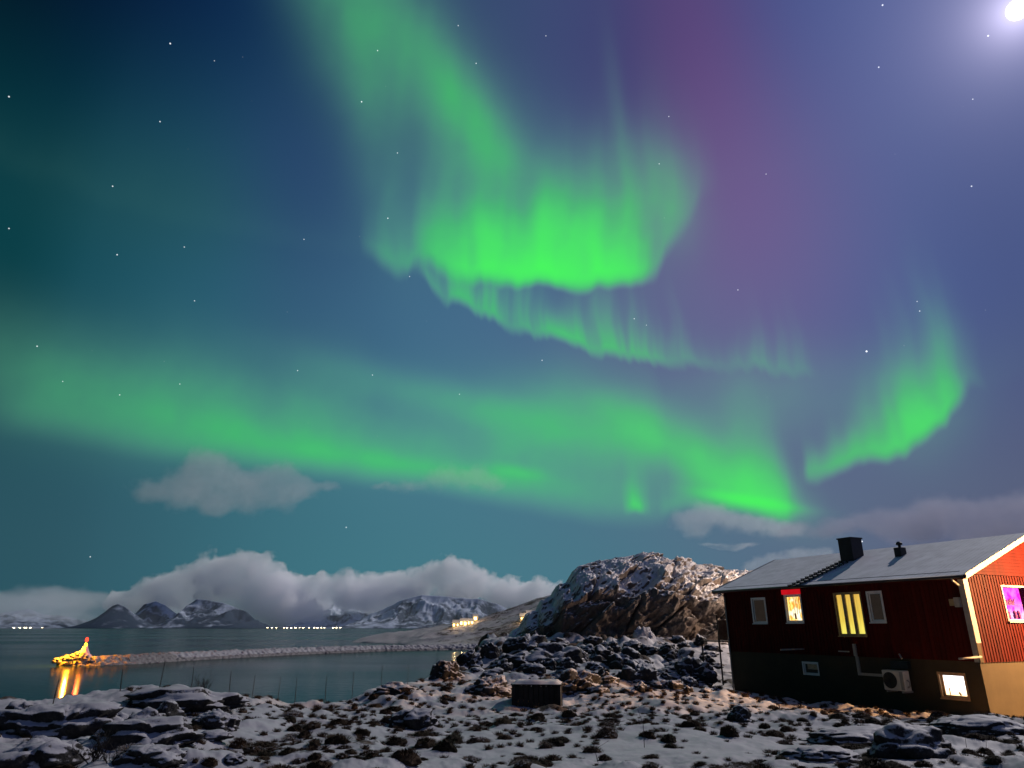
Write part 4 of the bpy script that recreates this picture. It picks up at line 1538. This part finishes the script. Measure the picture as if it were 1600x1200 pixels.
MB().box(-.20, -.181, -hw / 2 + .03, -hw / 2 + .17, .04, hh - .04).build('side_panel', M_WHITE, hpump)
MB().tube([(-.05, -hw / 2 - .01, hh * .55), (-.05, -hw / 2 - .10, hh * .45), (-.05, -hw / 2 - .10, hh * .25), (-.05, -hw / 2 - .005, hh * .18)], 0.028, 6).build('hose', M_WHITE, hpump, True)
for yy in (-.32, .32):
    MB().box(-.22, .37, yy - .025, yy + .025, -.07, -.003).build('bracket', M_WHITE, hpump)
d0, d1, d2, d3 = on_long(1337, 1006), on_long(1340, 1025), on_long(1345, 1053), on_long(1393, 1057)
duct = MB()
duct.box(-O - .12, -O - .024, d0[0] - .055, d0[0] + .055, Z_BASE + .02, d0[1])
duct.box(-.085, -.002, d1[0] - .055, d1[0] + .055, d2[1] - .05, Z_BASE + .015)
duct.box(-.084, -.003, hcx + hw / 2 - .02, d1[0] - .056, d2[1] - .05, d2[1] + .05)
duct.build('pipe_duct', M_WHITE, house)
# dark meter cabinet above the heat pump
MB().box(-.20, -.001, hcx - .42, hcx + .30, hz1 + .06, Z_BASE - .10).build('cabinet', M_DARKMETAL, house)
MB().tube([(-.23, hcx - .18, hz1 + .60), (-.23, hcx - .26, hz1 + .42)], 0.03, 6).build('cable_clamp', M_WHITE, house)

# small deck with a boxed rail at the far end
dk0 = P(1127, 1000, 38.6)
dkg = float(ground_h(np.array([dk0[0]]), np.array([38.6]))[0])
deck = empty('garden_deck', (dk0[0], 38.6, dkg), HZR, 'small wooden deck on thin posts at the far end of the house', 'deck')
dz_ = dk0[2] - dkg
MB().box(-.42, .75, -.3, 1.2, dz_ - .09, dz_ - .03).build('platform', M_OLDWOOD, deck)
for xx, yy in ((-.38, -.25), (-.38, 1.1), (.30, -.25)):
    MB().box(xx - .03, xx + .03, yy - .03, yy + .03, -.5, dz_ - .092).build('post', M_OLDWOOD, deck)
MB().box(-.40, .42, -.29, -.26, dz_ + .03, dz_ + 1.0).build('rail_panel', paint('beige_board', (0.16, 0.14, 0.10), 0.7), deck)
for xx in (-.36, .34):
    MB().box(xx - .03, xx + .03, -.258, -.20, dz_ - .028, dz_ + 1.25).build('rail_post', M_OLDWOOD, deck)

# yard lamp beyond the right edge that lights the gable
lp = np.array([HX, HY]) + np.array([_c, _s]) * 5.6 + np.array([_s, -_c]) * 6.4
lgz = float(ground_h(np.array([lp[0]]), np.array([lp[1]]))[0])
LH = 5.4
yl = empty('street_lamp', (lp[0], lp[1], lgz), HZR, 'street lamp with a warm lit head beside the gable end', 'street lamp')
MB().tube([(0, 0, -.3), (0, 0, LH)], [.07, .045], 10).build('pole', M_GREYMETAL, yl, True)
MB().tube([(0, 0, LH), (0, .25, LH + .18), (0, .75, LH + .22)], 0.03, 8).build('arm', M_GREYMETAL, yl, True)
MB().lathe([(.05, .12), (.22, .06), (.22, 0.02), (.20, 0.0)], 14, (0, .8, LH + .14)).build('shade', M_DARKMETAL, yl)
MB().lathe([(.02, -.10), (.12, -.06), (.16, 0.0), (.16, .015)], 14, (0, .8, LH + .12)).build('bulb', emit('sodium_bulb', lambda n, co: (1.0, 0.62, 0.28), 12.0), yl)
ld = bpy.data.lights.new('lamp_light', 'SPOT')
ld.energy = 26000
ld.color = (1.0, 0.52, 0.20)
ld.shadow_soft_size = 0.12
ld.spot_size = R(86)
ld.spot_blend = 0.5
lo = bpy.data.objects.new('lamp_light', ld)
COL.objects.link(lo)
lo.parent = yl
lo.location = (0, .8, LH - .12)
lo.rotation_euler = Vector((3.6, -6.0, .6)).to_track_quat('Z', 'Y').to_euler()

sl = empty('street_lamp', (21.0, 50.6, 7.1), R(40), 'street lamp on the far side of the house lighting the rocky hill', 'street lamp')
MB().tube([(0, 0, -.5), (0, 0, 6.0)], [.07, .045], 10).build('pole', M_GREYMETAL, sl, True)
MB().tube([(0, 0, 6.0), (-.4, 0, 6.15), (-.8, 0, 6.15)], 0.03, 8).build('arm', M_GREYMETAL, sl, True)
MB().lathe([(.05, .12), (.22, .06), (.22, 0.02), (.20, 0.0)], 14, (-.85, 0, 6.07)).build('shade', M_DARKMETAL, sl)
ld2 = bpy.data.lights.new('lamp_light', 'POINT')
ld2.energy = 4200
ld2.color = (1.0, 0.77, 0.60)
ld2.shadow_soft_size = 0.15
lo2 = bpy.data.objects.new('lamp_light', ld2)
COL.objects.link(lo2)
lo2.parent = sl
lo2.location = (-.85, 0, 5.9)

# ------------------------------------------------------------------ breakwater with its beacon
BW = [(72, 1041), (100, 1041), (150, 1040.5), (210, 1038), (300, 1032), (400, 1026.5), (500, 1021.5), (600, 1017.8), (700, 1015.8), (800, 1014.5)]


def sea_pt(px, py):
    d = ray(px, py)
    t = -CAM_Z / d[2]
    return np.array([d[0] * t, d[1] * t])


def build_breakwater():
    line = np.array([sea_pt(*q) for q in BW])
    seg = np.r_[0, np.cumsum(np.hypot(*np.diff(line, axis=0).T))]
    L = seg[-1]
    n = int(L / 0.35)
    s = np.linspace(0, L, n)
    cx = np.interp(s, seg, line[:, 0]); cyy = np.interp(s, seg, line[:, 1])
    tx, ty = np.gradient(cx), np.gradient(cyy)
    tl = np.hypot(tx, ty); nx, ny = -ty / tl, tx / tl         # away from the camera
    prof = np.array([(-1.0, -1.2), (0.0, 0.0), (1.5, 1.0), (3.0, 2.1), (3.8, 2.45), (6.0, 2.5), (7.0, 2.2), (10.5, 0.0), (12, -1.2)])
    m = 70
    pp = np.linspace(0, 1, m)
    cum = np.r_[0, np.cumsum(np.hypot(*np.diff(prof, axis=0).T))]
    po = np.interp(pp * cum[-1], cum, prof[:, 0]); pz = np.interp(pp * cum[-1], cum, prof[:, 1])
    S = np.repeat(s[:, None], m, 1); O_ = np.repeat(po[None], n, 0); Zp = np.repeat(pz[None], n, 0)
    tip = sstep(-1, 9, S)
    Zp = np.where(Zp > 0, Zp * 0.85, Zp)
    k = 0.35 + 0.65 * sstep(2, 16, S)
    Zp = np.where(Zp > 0, Zp * k, Zp)
    O_ = 5.0 + (O_ - 5.0) * (0.25 + 0.75 * tip)
    X = cx[:, None] + nx[:, None] * O_; Y = cyy[:, None] + ny[:, None] * O_
    f1, e, idv = cells(X * 0.85, Y * 0.85, Zp * 0.9, 5)
    f1b, eb, idb = cells(X * 1.7, Y * 1.7, Zp * 1.8, 9)
    d = 0.55 * (0.45 - f1) + 0.28 * (0.45 - f1b) + 0.35 * (idv - 0.5)
    Z = Zp + d
    Y2 = Y - d * 0.5
    me = mesh_np('breakwater', np.stack([X, Y2, Z], -1).reshape(-1, 3), grid_quads(n, m)[:, ::-1])
    wet = sstep(1.0, 0.5, Z)
    tipd = sstep(44, 34, S) * 0.9
    add_attr(me, 'bare', 0.9 * wet + tipd + 0.25 * (idv - .5) - 0.25 + 0.35 * sstep(2.3, 2.6, Zp))
    o = link_mesh('breakwater', me, M_RUBBLE)
    tag(o, 'long low breakwater of snow-dusted stones across the bay', 'breakwater')
    return line, seg


bw_line, bw_seg = build_breakwater()


def bw_at(s, off=5.0):
    x = np.interp(s, bw_seg, bw_line[:, 0]); y = np.interp(s, bw_seg, bw_line[:, 1])
    x2 = np.interp(s + 1, bw_seg, bw_line[:, 0]); y2 = np.interp(s + 1, bw_seg, bw_line[:, 1])
    t = np.array([x2 - x, y2 - y]); t /= np.hypot(*t)
    return np.array([x, y]) + np.array([-t[1], t[0]]) * off


s_b = 12.5
for s_try in np.linspace(2, 30, 200):
    q = bw_at(s_try)
    if 800 + F_PX * q[0] / (q[1] * CT + (3.0 - CAM_Z) * ST) >= 131:
        s_b = s_try
        break
bp = bw_at(s_b)
beacon = empty('harbour_beacon', (bp[0], bp[1], 1.4), 0, 'small harbour beacon glowing orange and red at the breakwater tip', 'beacon')
M_CONC = paint('beacon_concrete', (0.45, 0.43, 0.40), 0.8)
MB().lathe([(2.6, -1.2), (2.0, .5), (1.2, 1.4), (.8, 2.3), (.55, 3.0)], 16).build('plinth', M_CONC, beacon)
mast = MB()
for a in (0.5, 2.6, 4.7):
    mast.tube([(.45 * math.cos(a), .45 * math.sin(a), 1.8), (.15 * math.cos(a), .15 * math.sin(a), 4.2)], 0.05, 6)
for zz in (2.4, 3.0, 3.6):
    rr_ = .45 - (zz - 1.8) / 2.4 * .3
    mast.tube([(rr_ * math.cos(a), rr_ * math.sin(a), zz) for a in (0.5, 2.6, 4.7, 0.5)], 0.03, 5)
mast.build('mast', M_CONC, beacon)
lan = MB().lathe([(.30, 4.15), (.36, 4.3), (.36, 4.9), (.15, 5.15)], 14).build('lantern', emit('red_lantern', lambda n, co: (1.0, 0.055, 0.025), 3.0), beacon)
MB().lathe([(.16, 3.0), (.34, 3.1), (.34, 3.6), (.16, 3.75)], 14).build('floodlight', emit('orange_flood', lambda n, co: (1.0, 0.42, 0.014), 12.0), beacon)
for nm, loc, en, colr in (('beacon_light', (-2.0, -2.6, 4.0), 24000, (1.0, 0.34, 0.012)), ('lantern_light', (0, -.7, 5.2), 1500, (1.0, 0.07, 0.02))):
    l_ = bpy.data.lights.new(nm, 'POINT')
    l_.energy = en; l_.color = colr; l_.specular_factor = 0.5; l_.shadow_soft_size = 0.3
    lo = bpy.data.objects.new(nm, l_); COL.objects.link(lo); lo.parent = beacon; lo.location = loc
# heaped stones round the beacon
v_, f_ = ico(3)
rr4 = random.Random(9)
for i in range(90):
    s_q = s_b + rr4.uniform(-9.5, 4.5)
    hgt = max(0.0, 1.0 - abs(s_q - s_b) / (10.0 if s_q < s_b else 3.5))
    off = rr4.uniform(1.6, 6.2)
    q = bw_at(max(s_q, .5), off)
    p = v_.copy()
    p *= (1 + 0.25 * fbm(p[:, 0] * 1.3 + i, p[:, 1] * 1.3, p[:, 2] * 1.3 + i, 3, i) + .2 * (cells(p[:, 0] + i, p[:, 1] + .5, p[:, 2] + .5, i)[2] - .5))[:, None]
    p *= rr4.uniform(.28, .62)
    p[:, 2] *= .8
    o = link_mesh('breakwater_stone', mesh_np('breakwater_stone', p, f_), M_RUBBLE, smooth=False)
    add_attr(o.data, 'bare', np.full(len(p), .45))
    o.location = (q[0], q[1], .8 + 2.1 * hgt * min(1, (off - .6) / 3.0) + rr4.uniform(-.2, .25))
    tag(o, 'rough stone lit orange by the beacon on the heap at the breakwater tip', 'stone', 'stones heaped round the harbour beacon')


# ------------------------------------------------------------------ headland across the bay
def build_headland():
    top = [(470, 1007, 425), (520, 1003, 445), (560, 996, 475), (600, 990, 500), (650, 985, 520), (700, 977, 540), (745, 968, 560), (790, 953, 580), (840, 938, 600), (900, 925, 610), (1000, 915, 620), (1200, 920, 640), (1500, 940, 660)]
    pts = np.array([P(*q) for q in top])
    az_ = np.linspace(-0.33, 1.0, 420)
    rr_ = np.geomspace(225, 900, 260)
    tanx, Yg = np.meshgrid(az_, rr_)
    X = tanx * Yg
    tx = pts[:, 0] / pts[:, 1]
    zt = np.interp(tanx, tx, pts[:, 2]); yt = np.interp(tanx, tx, pts[:, 1])
    # near shore follows the inner end of the breakwater
    shore_px = np.array([(455, 1006.5), (520, 1006), (560, 1004), (620, 1006), (660, 1012), (700, 1014.5), (760, 1015), (900, 1016), (1300, 1020)])
    sp = np.array([sea_pt(*q) for q in shore_px])
    ys = np.interp(tanx, sp[:, 0] / sp[:, 1], sp[:, 1])
    f = np.clip((Yg - ys) / np.maximum(yt - ys, 12), -1, 1.6)
    Z = np.where(f < 1, zt * sstep(-0.15, 1.0, f) ** 0.8 * np.clip(f * 6 + .4, 0, 1), zt - (f - 1) * 10)
    Z = np.where(f < 0, f * 25, Z)
    n1 = fbm(X * .03, Yg * .03, oct=5, seed=81, ridged=True); n2 = fbm(X * .12, Yg * .12, oct=4, seed=83)
    w_ = np.clip(f * 3, 0, 1) * np.clip(zt / 8, .25, 1)
    Z = Z + w_ * (2.2 * n1 - .6 + .8 * n2)
    far_l = sstep(-0.20, -0.27, tanx)
    Z = Z - far_l * 8 - sstep(650, 850, Yg) * 30
    me = mesh_np('headland', np.stack([X, Yg, Z], -1).reshape(-1, 3), grid_quads(len(rr_), len(az_)))
    add_attr(me, 'bare', .15 * n2 + .15 * fbm(X * .02, Yg * .05, oct=3, seed=88) + .3 * sstep(.7, .2, Z) - .1 - .55 * sstep(-.08, -.16, tanx))
    tag(link_mesh('headland', me, M_FARLAND, smooth=True), kind='structure')
    return X, Yg, Z, tanx, rr_, az_


hd = build_headland()


def head_z(x, y):
    i = np.argmin(np.abs(hd[4] - y)); j = np.argmin(np.abs(hd[5] - x / y))
    return float(hd[2][i, j])


def head_hit(px, py):
    d = ray(px, py)
    for Y in np.linspace(300, 640, 700):
        x, z = d[0] / d[1] * Y, CAM_Z + d[2] / d[1] * Y
        if z < head_z(x, Y):
            return np.array([x, Y, z])
    return P(px, py, 560)


M_HOUSEPALE = paint('pale_house_paint', (0.55, 0.48, 0.36), 0.7)
M_LITWARM = emit('warm_lit_window', lambda n, co: (1.0, 0.66, 0.22), 9.0)
M_LITWHITE = emit('white_lit_window', lambda n, co: (1.0, 0.88, 0.62), 26.0)
M_ROOFDARK = paint('far_snowy_roof', (0.45, 0.45, 0.48), 0.8)


def little_house(p, wd, dp, ht, rz, label, lit, nwin=3, group=None, wsz=0.5, zoff=0.0):
    e = empty('cottage', (p[0], p[1], p[2] + zoff), rz, label, 'cottage', group)
    MB().box(-wd / 2, wd / 2, 0, dp, -3, ht).build('wall', M_HOUSEPALE, e)
    MB().prism([(-wd / 2 - .3, -.4, ht + .02), (-wd / 2 - .3, dp + .4, ht + .02), (-wd / 2 - .3, dp / 2, ht + dp * .38)], (wd + .6, 0, 0)).build('roof', M_ROOFDARK, e)
    for k in range(nwin):
        x0 = -wd / 2 + wd * (k + .5) / nwin + random.uniform(-.1, .1) * wd / nwin
        hw_ = wd / nwin * wsz / 2 * random.uniform(.5, 1.15)
        MB().box(x0 - hw_, x0 + hw_, -.12, -.02, ht * random.uniform(.25, .45), ht * random.uniform(.70, .92)).build('window', lit, e)
    return e


near = [(712, 974, 430, 7, 'leftmost of the lit cottages strung along the far headland'), (724, 973, 436, 8, 'second lit cottage from the left on the far headland'),
        (735, 971, 440, 7, 'third lit cottage from the left on the far headland'), (743, 968, 446, 6, 'lit cottage at the right end of the low row on the headland'),
        (817, 966, 380, 6, 'left of the two lit cottages beside the rocky hill'), (829, 964, 384, 6, 'right of the two lit cottages, half behind the rocky hill')]
for px, py, Y, wd, lab in near:
    p = head_hit(px, py + 4 + random.uniform(-1.5, 1.5))
    little_house((p[0], p[1], p[2] - .3), wd * random.uniform(.5, .9), 5, random.uniform(2.4, 3.6), R(random.uniform(-8, 8)), lab, M_LITWARM, random.choice((1, 2, 3)), 'lit cottages on the headland', .5)
    l_ = bpy.data.lights.new('cottage_light', 'POINT'); l_.energy = 1100; l_.specular_factor = 0.0; l_.color = (1.0, 0.66, 0.28); l_.shadow_soft_size = .3
    lo = bpy.data.objects.new('cottage_light', l_); COL.objects.link(lo); lo.location = (p[0], p[1] - 4.5, p[2] + 3.2)

# ------------------------------------------------------------------ mountains across the water
MY = 7000.0


def mountain(sil, Y, depth, seed, bare=0.0, side=0.0, amp=0.24):
    pts = np.array([P(px, py, Y) for px, py in sil])
    n, m = max(90, int((pts[-1, 0] - pts[0, 0]) / 9)), 150
    xs = np.linspace(pts[0, 0], pts[-1, 0], n)
    S = np.interp(xs, pts[:, 0], pts[:, 2])
    S = np.maximum(S, 0)
    t = np.linspace(-1.05, 1.05, m)
    X, T = np.meshgrid(xs, t)
    Yg = Y + T * depth
    # gullies run down from the crest
    wig = fbm(X * .003, T * 1.2, oct=3, seed=seed) * 90
    rg = fbm((X + wig) * .0052, T * 1.6, oct=5, seed=seed + 3, gain=.55, ridged=True)
    fb = fbm(X * .010, Yg * .010, oct=5, seed=seed + 9)
    prof = np.clip(1 - np.abs(T) ** 0.72, 0, 1)
    Z = S[None, :] * prof
    away = 1 - np.exp(-(T / .10) ** 2)
    Z = Z + S.max() * amp * (rg - .3) * away * np.clip(Z / (S.max() * .35), 0, 1) + S.max() * .03 * fb * np.clip(Z / 60, 0, 1)
    Z = np.where(np.abs(T) > .99, -8, Z)
    me = mesh_np('mountain', np.stack([X, Yg, Z], -1).reshape(-1, 3), grid_quads(m, n))
    add_attr(me, 'bare', np.full(X.shape, bare) + side * sstep(pts[0, 0], pts[-1, 0], X))
    return tag(link_mesh('mountain', me, M_MOUNTAIN, smooth=False), kind='structure')


mountain([(-260, 982), (-120, 950), (-30, 962), (20, 954), (45, 951), (70, 960), (95, 961), (120, 967), (140, 982)], MY + 900, 900, 3, .12)
mountain([(126, 982), (140, 974), (160, 958), (176, 945), (184, 942), (193, 946), (210, 958), (226, 970), (240, 982)], MY - 600, 420, 5, .66, -.42, .03)
mountain([(200, 982), (212, 958), (226, 943), (243, 938), (258, 944), (275, 958), (300, 982)], MY + 500, 700, 7, .22)
mountain([(258, 982), (275, 966), (292, 946), (308, 935), (322, 936), (345, 940), (368, 948), (385, 955), (398, 968), (412, 982)], MY - 300, 650, 9, .16, .22)
mountain([(470, 982), (488, 958), (505, 946), (530, 938), (560, 938), (590, 946), (615, 962), (640, 982)], MY + 1300, 900, 11, .0, .2)
mountain([(535, 982), (560, 970), (580, 958), (605, 948), (630, 936), (660, 928), (690, 929), (715, 934), (745, 934), (775, 942), (800, 955), (850, 965), (930, 970), (1000, 982)], MY, 900, 13, .12, .24)
mountain([(760, 982), (800, 950), (850, 940), (920, 935), (1000, 945), (1080, 955), (1160, 982)], MY + 2200, 900, 15, .05)

# far shore lights: little lit houses along the foot of the mountains
M_FARLIT = emit('far_lit_window', lambda n, co: (1.0, 0.80, 0.46), 34.0)
far_px = [(22, 984, 1), (31, 984, 1), (40, 983, 1.3), (48, 984, 1), (66, 983, .6), (418, 979, .6), (425, 979, .7), (432, 979, .6), (444, 979.4, .7), (449, 979.4, .8), (455, 979.4, .7), (462, 979.4, .8), (468, 979.4, .6), (474, 979.4, .7),
          (483, 979.4, .6), (491, 978.8, .7), (496, 978.8, .8), (502, 978.8, .7), (507, 979, .6), (521, 979, .8), (526, 979, .7), (532, 979, .6)]
for i, (px, py, k) in enumerate(far_px):
    Y = 5600.0
    p = P(px, 979.6, Y)
    p[2] = 0.5
    lab = 'tiny lit house in the row of lights on the far shore' if px > 300 else 'tiny bright house on the far shore at the left edge of the picture'
    little_house(p, 20 * k, 12, 8, R(random.uniform(-5, 5)), lab, M_FARLIT if i % 3 else M_LITWHITE, 2, 'lit houses on the far shore' if px > 300 else 'bright houses at the left end of the far shore', .5 * k)
l_ = bpy.data.lights.new('shore_glow_light', 'POINT')

# ------------------------------------------------------------------ clouds
CSTEP = 1.0
def cloud(blobs, Y, dens, label, seed, depth=1.0, col=(0.99, 0.99, 1.0), g=0.4, rag=0.55, size=260.0, edge=(0.30, 0.62), step=1.0, name='cloud', nf=3.0, cat='cloud', kind=None):
    """a body of vapour: swelling blobs (px, py, radius px, flatness) torn by noise, inside one closed box"""
    k = Y / F_PX
    m, n, out = new_mat(name + '_vapour')
    co = n.new('ShaderNodeTexCoord').outputs['Object']
    cs = np.array([P(px, py, Y) for px, py, *_ in blobs])
    rs = np.array([[r_q * k, r_q * k * depth, r_q * k * fl] for _, _, r_q, fl in blobs])
    rn = np.random.default_rng(seed)
    cs[:, 1] += rn.uniform(-.35, .35, len(cs)) * rs[:, 1]
    mid_ = cs.mean(0)
    # warp, so that no blob stays round
    w1 = n.new('ShaderNodeTexNoise'); n.put(w1.inputs['Vector'], co); n.put(w1.inputs['Scale'], 1 / size); n.put(w1.inputs['Detail'], 2.0)
    wv = n.v('SCALE', n.v('SUBTRACT', w1.outputs['Color'], (0.5, 0.5, 0.5)), scale=size * 0.55)
    cw = n.v('ADD', co, wv)
    F = None
    for c, r_q in zip(cs - mid_, rs):
        q = n.v('MULTIPLY', n.v('SUBTRACT', cw, tuple(map(float, c))), tuple(float(1 / (1.35 * x)) for x in r_q))
        d = n.m('SUBTRACT', 1.0, n.v('DOT_PRODUCT', q, q), clamp=True)
        F = n.m('MULTIPLY', d, d) if F is None else n.m('MULTIPLY_ADD', d, d, F)
    F = n.m('MINIMUM', F, 1.0)
    t = n.noise(co, nf / size, 6, 0.6)
    val = n.m('ADD', F, n.m('MULTIPLY', n.m('SUBTRACT', t, 0.5), rag * 2))
    f = n.m('MULTIPLY', n.mapr(val, edge[0], edge[1]), n.mapr(F, 0.0, 0.10))
    pv = n.new('ShaderNodeVolumePrincipled')
    n.put(pv.inputs['Color'], (*col, 1.0)); n.put(pv.inputs['Anisotropy'], g)
    n.put(pv.inputs['Density'], n.m('MULTIPLY', f, dens))
    m.node_tree.links.new(pv.outputs[0], out.inputs['Volume'])
    m.cycles.volume_step_rate = step
    lo_, hi_ = (cs - rs * 1.5).min(0) - mid_, (cs + rs * 1.5).max(0) - mid_
    lo_[2] = max(lo_[2], 3.0 - mid_[2])
    o = MB().box(lo_[0], hi_[0], lo_[1], hi_[1], lo_[2], hi_[2]).build(name, m)
    o.location = tuple(mid_)
    return tag(o, label, cat, None, kind)


bank = [(190, 940, 30, .6), (225, 930, 30, .8), (262, 920, 32, .9), (298, 908, 32, .9), (335, 898, 34, .95), (372, 892, 34, .95), (408, 898, 34, .95), (350, 925, 44, .6), (270, 942, 40, .4), (430, 925, 40, .9), (410, 955, 40, .8), (455, 955, 40, .8), (400, 935, 36, .8), (440, 972, 36, .5), (480, 968, 36, .5)]
bank2 = [(440, 912, 26, .9), (470, 922, 26, .9), (505, 922, 28, .9), (540, 918, 28, .9), (575, 918, 28, .9), (610, 916, 28, .9), (645, 912, 28, .9), (672, 900, 24, .95), (700, 892, 24, .95), (722, 892, 20, 1), (745, 908, 24, .9), (775, 918, 24, .9), (805, 922, 24, .8), (835, 920, 24, .8),
         (866, 926, 22, .8), (480, 945, 34, .7), (560, 938, 40, .5), (640, 932, 40, .5), (720, 926, 40, .5), (800, 938, 40, .5), (590, 950, 30, .6), (600, 935, 34, .6), (870, 940, 34, .5)]
cloud(bank, 7800, 0.010, 'large pale cloud bank resting on the dark peaks at the left', 5, 0.8, rag=.95, size=260, edge=(.30, .46), step=CSTEP, nf=1.5)
cloud(bank2, 8000, 0.013, 'bright billowing cloud bank along the snowy range in the middle', 6, 0.8, rag=1.0, size=210, edge=(.28, .40), step=CSTEP, nf=1.35)
cloud([(-20, 945, 60, .4), (50, 940, 60, .4), (120, 938, 50, .45), (170, 945, 40, .5), (110, 968, 60, .2), (30, 970, 60, .2), (230, 962, 50, .3)], 7700, 0.0016, 'thin grey cloud veil hanging low over the left shore', 15, 1.2, rag=.5, size=420, edge=(.2, .8), step=CSTEP)
cloud([(300, 750, 34, .9), (322, 725, 30, 1.0), (345, 733, 32, .9), (372, 752, 30, .8), (405, 752, 30, .9), (436, 742, 28, 1), (456, 745, 24, 1), (475, 760, 26, .8), (335, 775, 38, .9), (390, 778, 38, .8), (275, 772, 36, .8), (440, 774, 34, .8), (235, 768, 34, .6), (510, 760, 26, .35), (340, 790, 26, .7)],
      6500, 0.0024, 'soft lilac-grey cloud under the green arc on the left', 25, 1.0, rag=.7, size=300, edge=(.15, 1.1), step=CSTEP)
cloud([(640, 758, 26, .4), (680, 750, 24, .8), (705, 740, 24, 1), (728, 748, 24, .8), (748, 742, 22, 1), (768, 755, 24, .7), (600, 762, 26, .25)],
      6500, 0.0015, 'faint small cloud under the green arc in the middle', 35, 1.0, rag=.7, size=260, edge=(.15, 1.1), step=CSTEP)
cloud([(1070, 812, 26, .7), (1098, 804, 28, .8), (1130, 808, 30, .7), (1165, 816, 30, .6), (1200, 822, 30, .5), (1090, 828, 24, .5), (1235, 826, 30, .4)],
      6500, 0.0022, 'pale cloud touching the foot of the green wedge above the hill', 45, 1.0, rag=.7, size=280, edge=(.15, 1.0), step=CSTEP)
cloud([(1180, 884, 22, .6), (1210, 876, 24, .6), (1245, 868, 26, .5), (1285, 866, 24, .5), (1160, 854, 30, .13), (1120, 852, 26, .13)],
      6800, 0.0022, 'low streak of cloud just above the house roof', 55, 1.0, rag=.55, size=240, edge=(.25, .9), step=CSTEP)
cloud([(1240, 830, 40, .3), (1310, 824, 50, .35), (1380, 814, 48, .45), (1440, 806, 44, .6), (1490, 800, 42, .75), (1535, 800, 42, .75), (1585, 798, 48, .75), (1650, 800, 50, .75), (1710, 805, 50, .7), (1420, 832, 60, .35), (1540, 838, 70, .35), (1650, 840, 70, .35)],
      6000, 0.0024, 'dark lilac cloud swelling behind the house roof on the right', 65, 0.9, (0.55, 0.53, 0.64), rag=.55, size=380, edge=(.15, 1.0), step=CSTEP)  # darker vapour colour puts in the shade of a backlit cloud

cloud([(x_, 968, 90, .38) for x_ in range(-40, 900, 80)], 6000, 0.00018, 'thin moonlit mist over the far water put in front of the mountains to pale them', 75, 0.9, rag=.3, size=700, edge=(.0, .9), step=CSTEP * 2, name='far_haze', cat='haze', col=(0.86, 0.94, 1.0))  # thin bluish veil added as air haze, to pale the mountains

# ------------------------------------------------------------------ the moon
MD = 90000.0
mp = Vector(mv) * MD
moon_m = emit('moon_face', lambda n, co: n.mix(n.noise(co, 0.0016, 3), (1.0, 0.97, 1.0), (0.90, 0.88, 0.95)), 3.0)
bm = bmesh.new()
bmesh.ops.create_icosphere(bm, subdivisions=4, radius=MD * math.tan(R(0.62)))
me = bpy.data.meshes.new('moon'); bm.to_mesh(me); bm.free()
mo = link_mesh('moon', me, moon_m, smooth=True)
mo.location = mp + Vector((0, 0, CAM_Z))
tag(mo, 'brilliant white moon in the top right corner of the sky', 'moon')
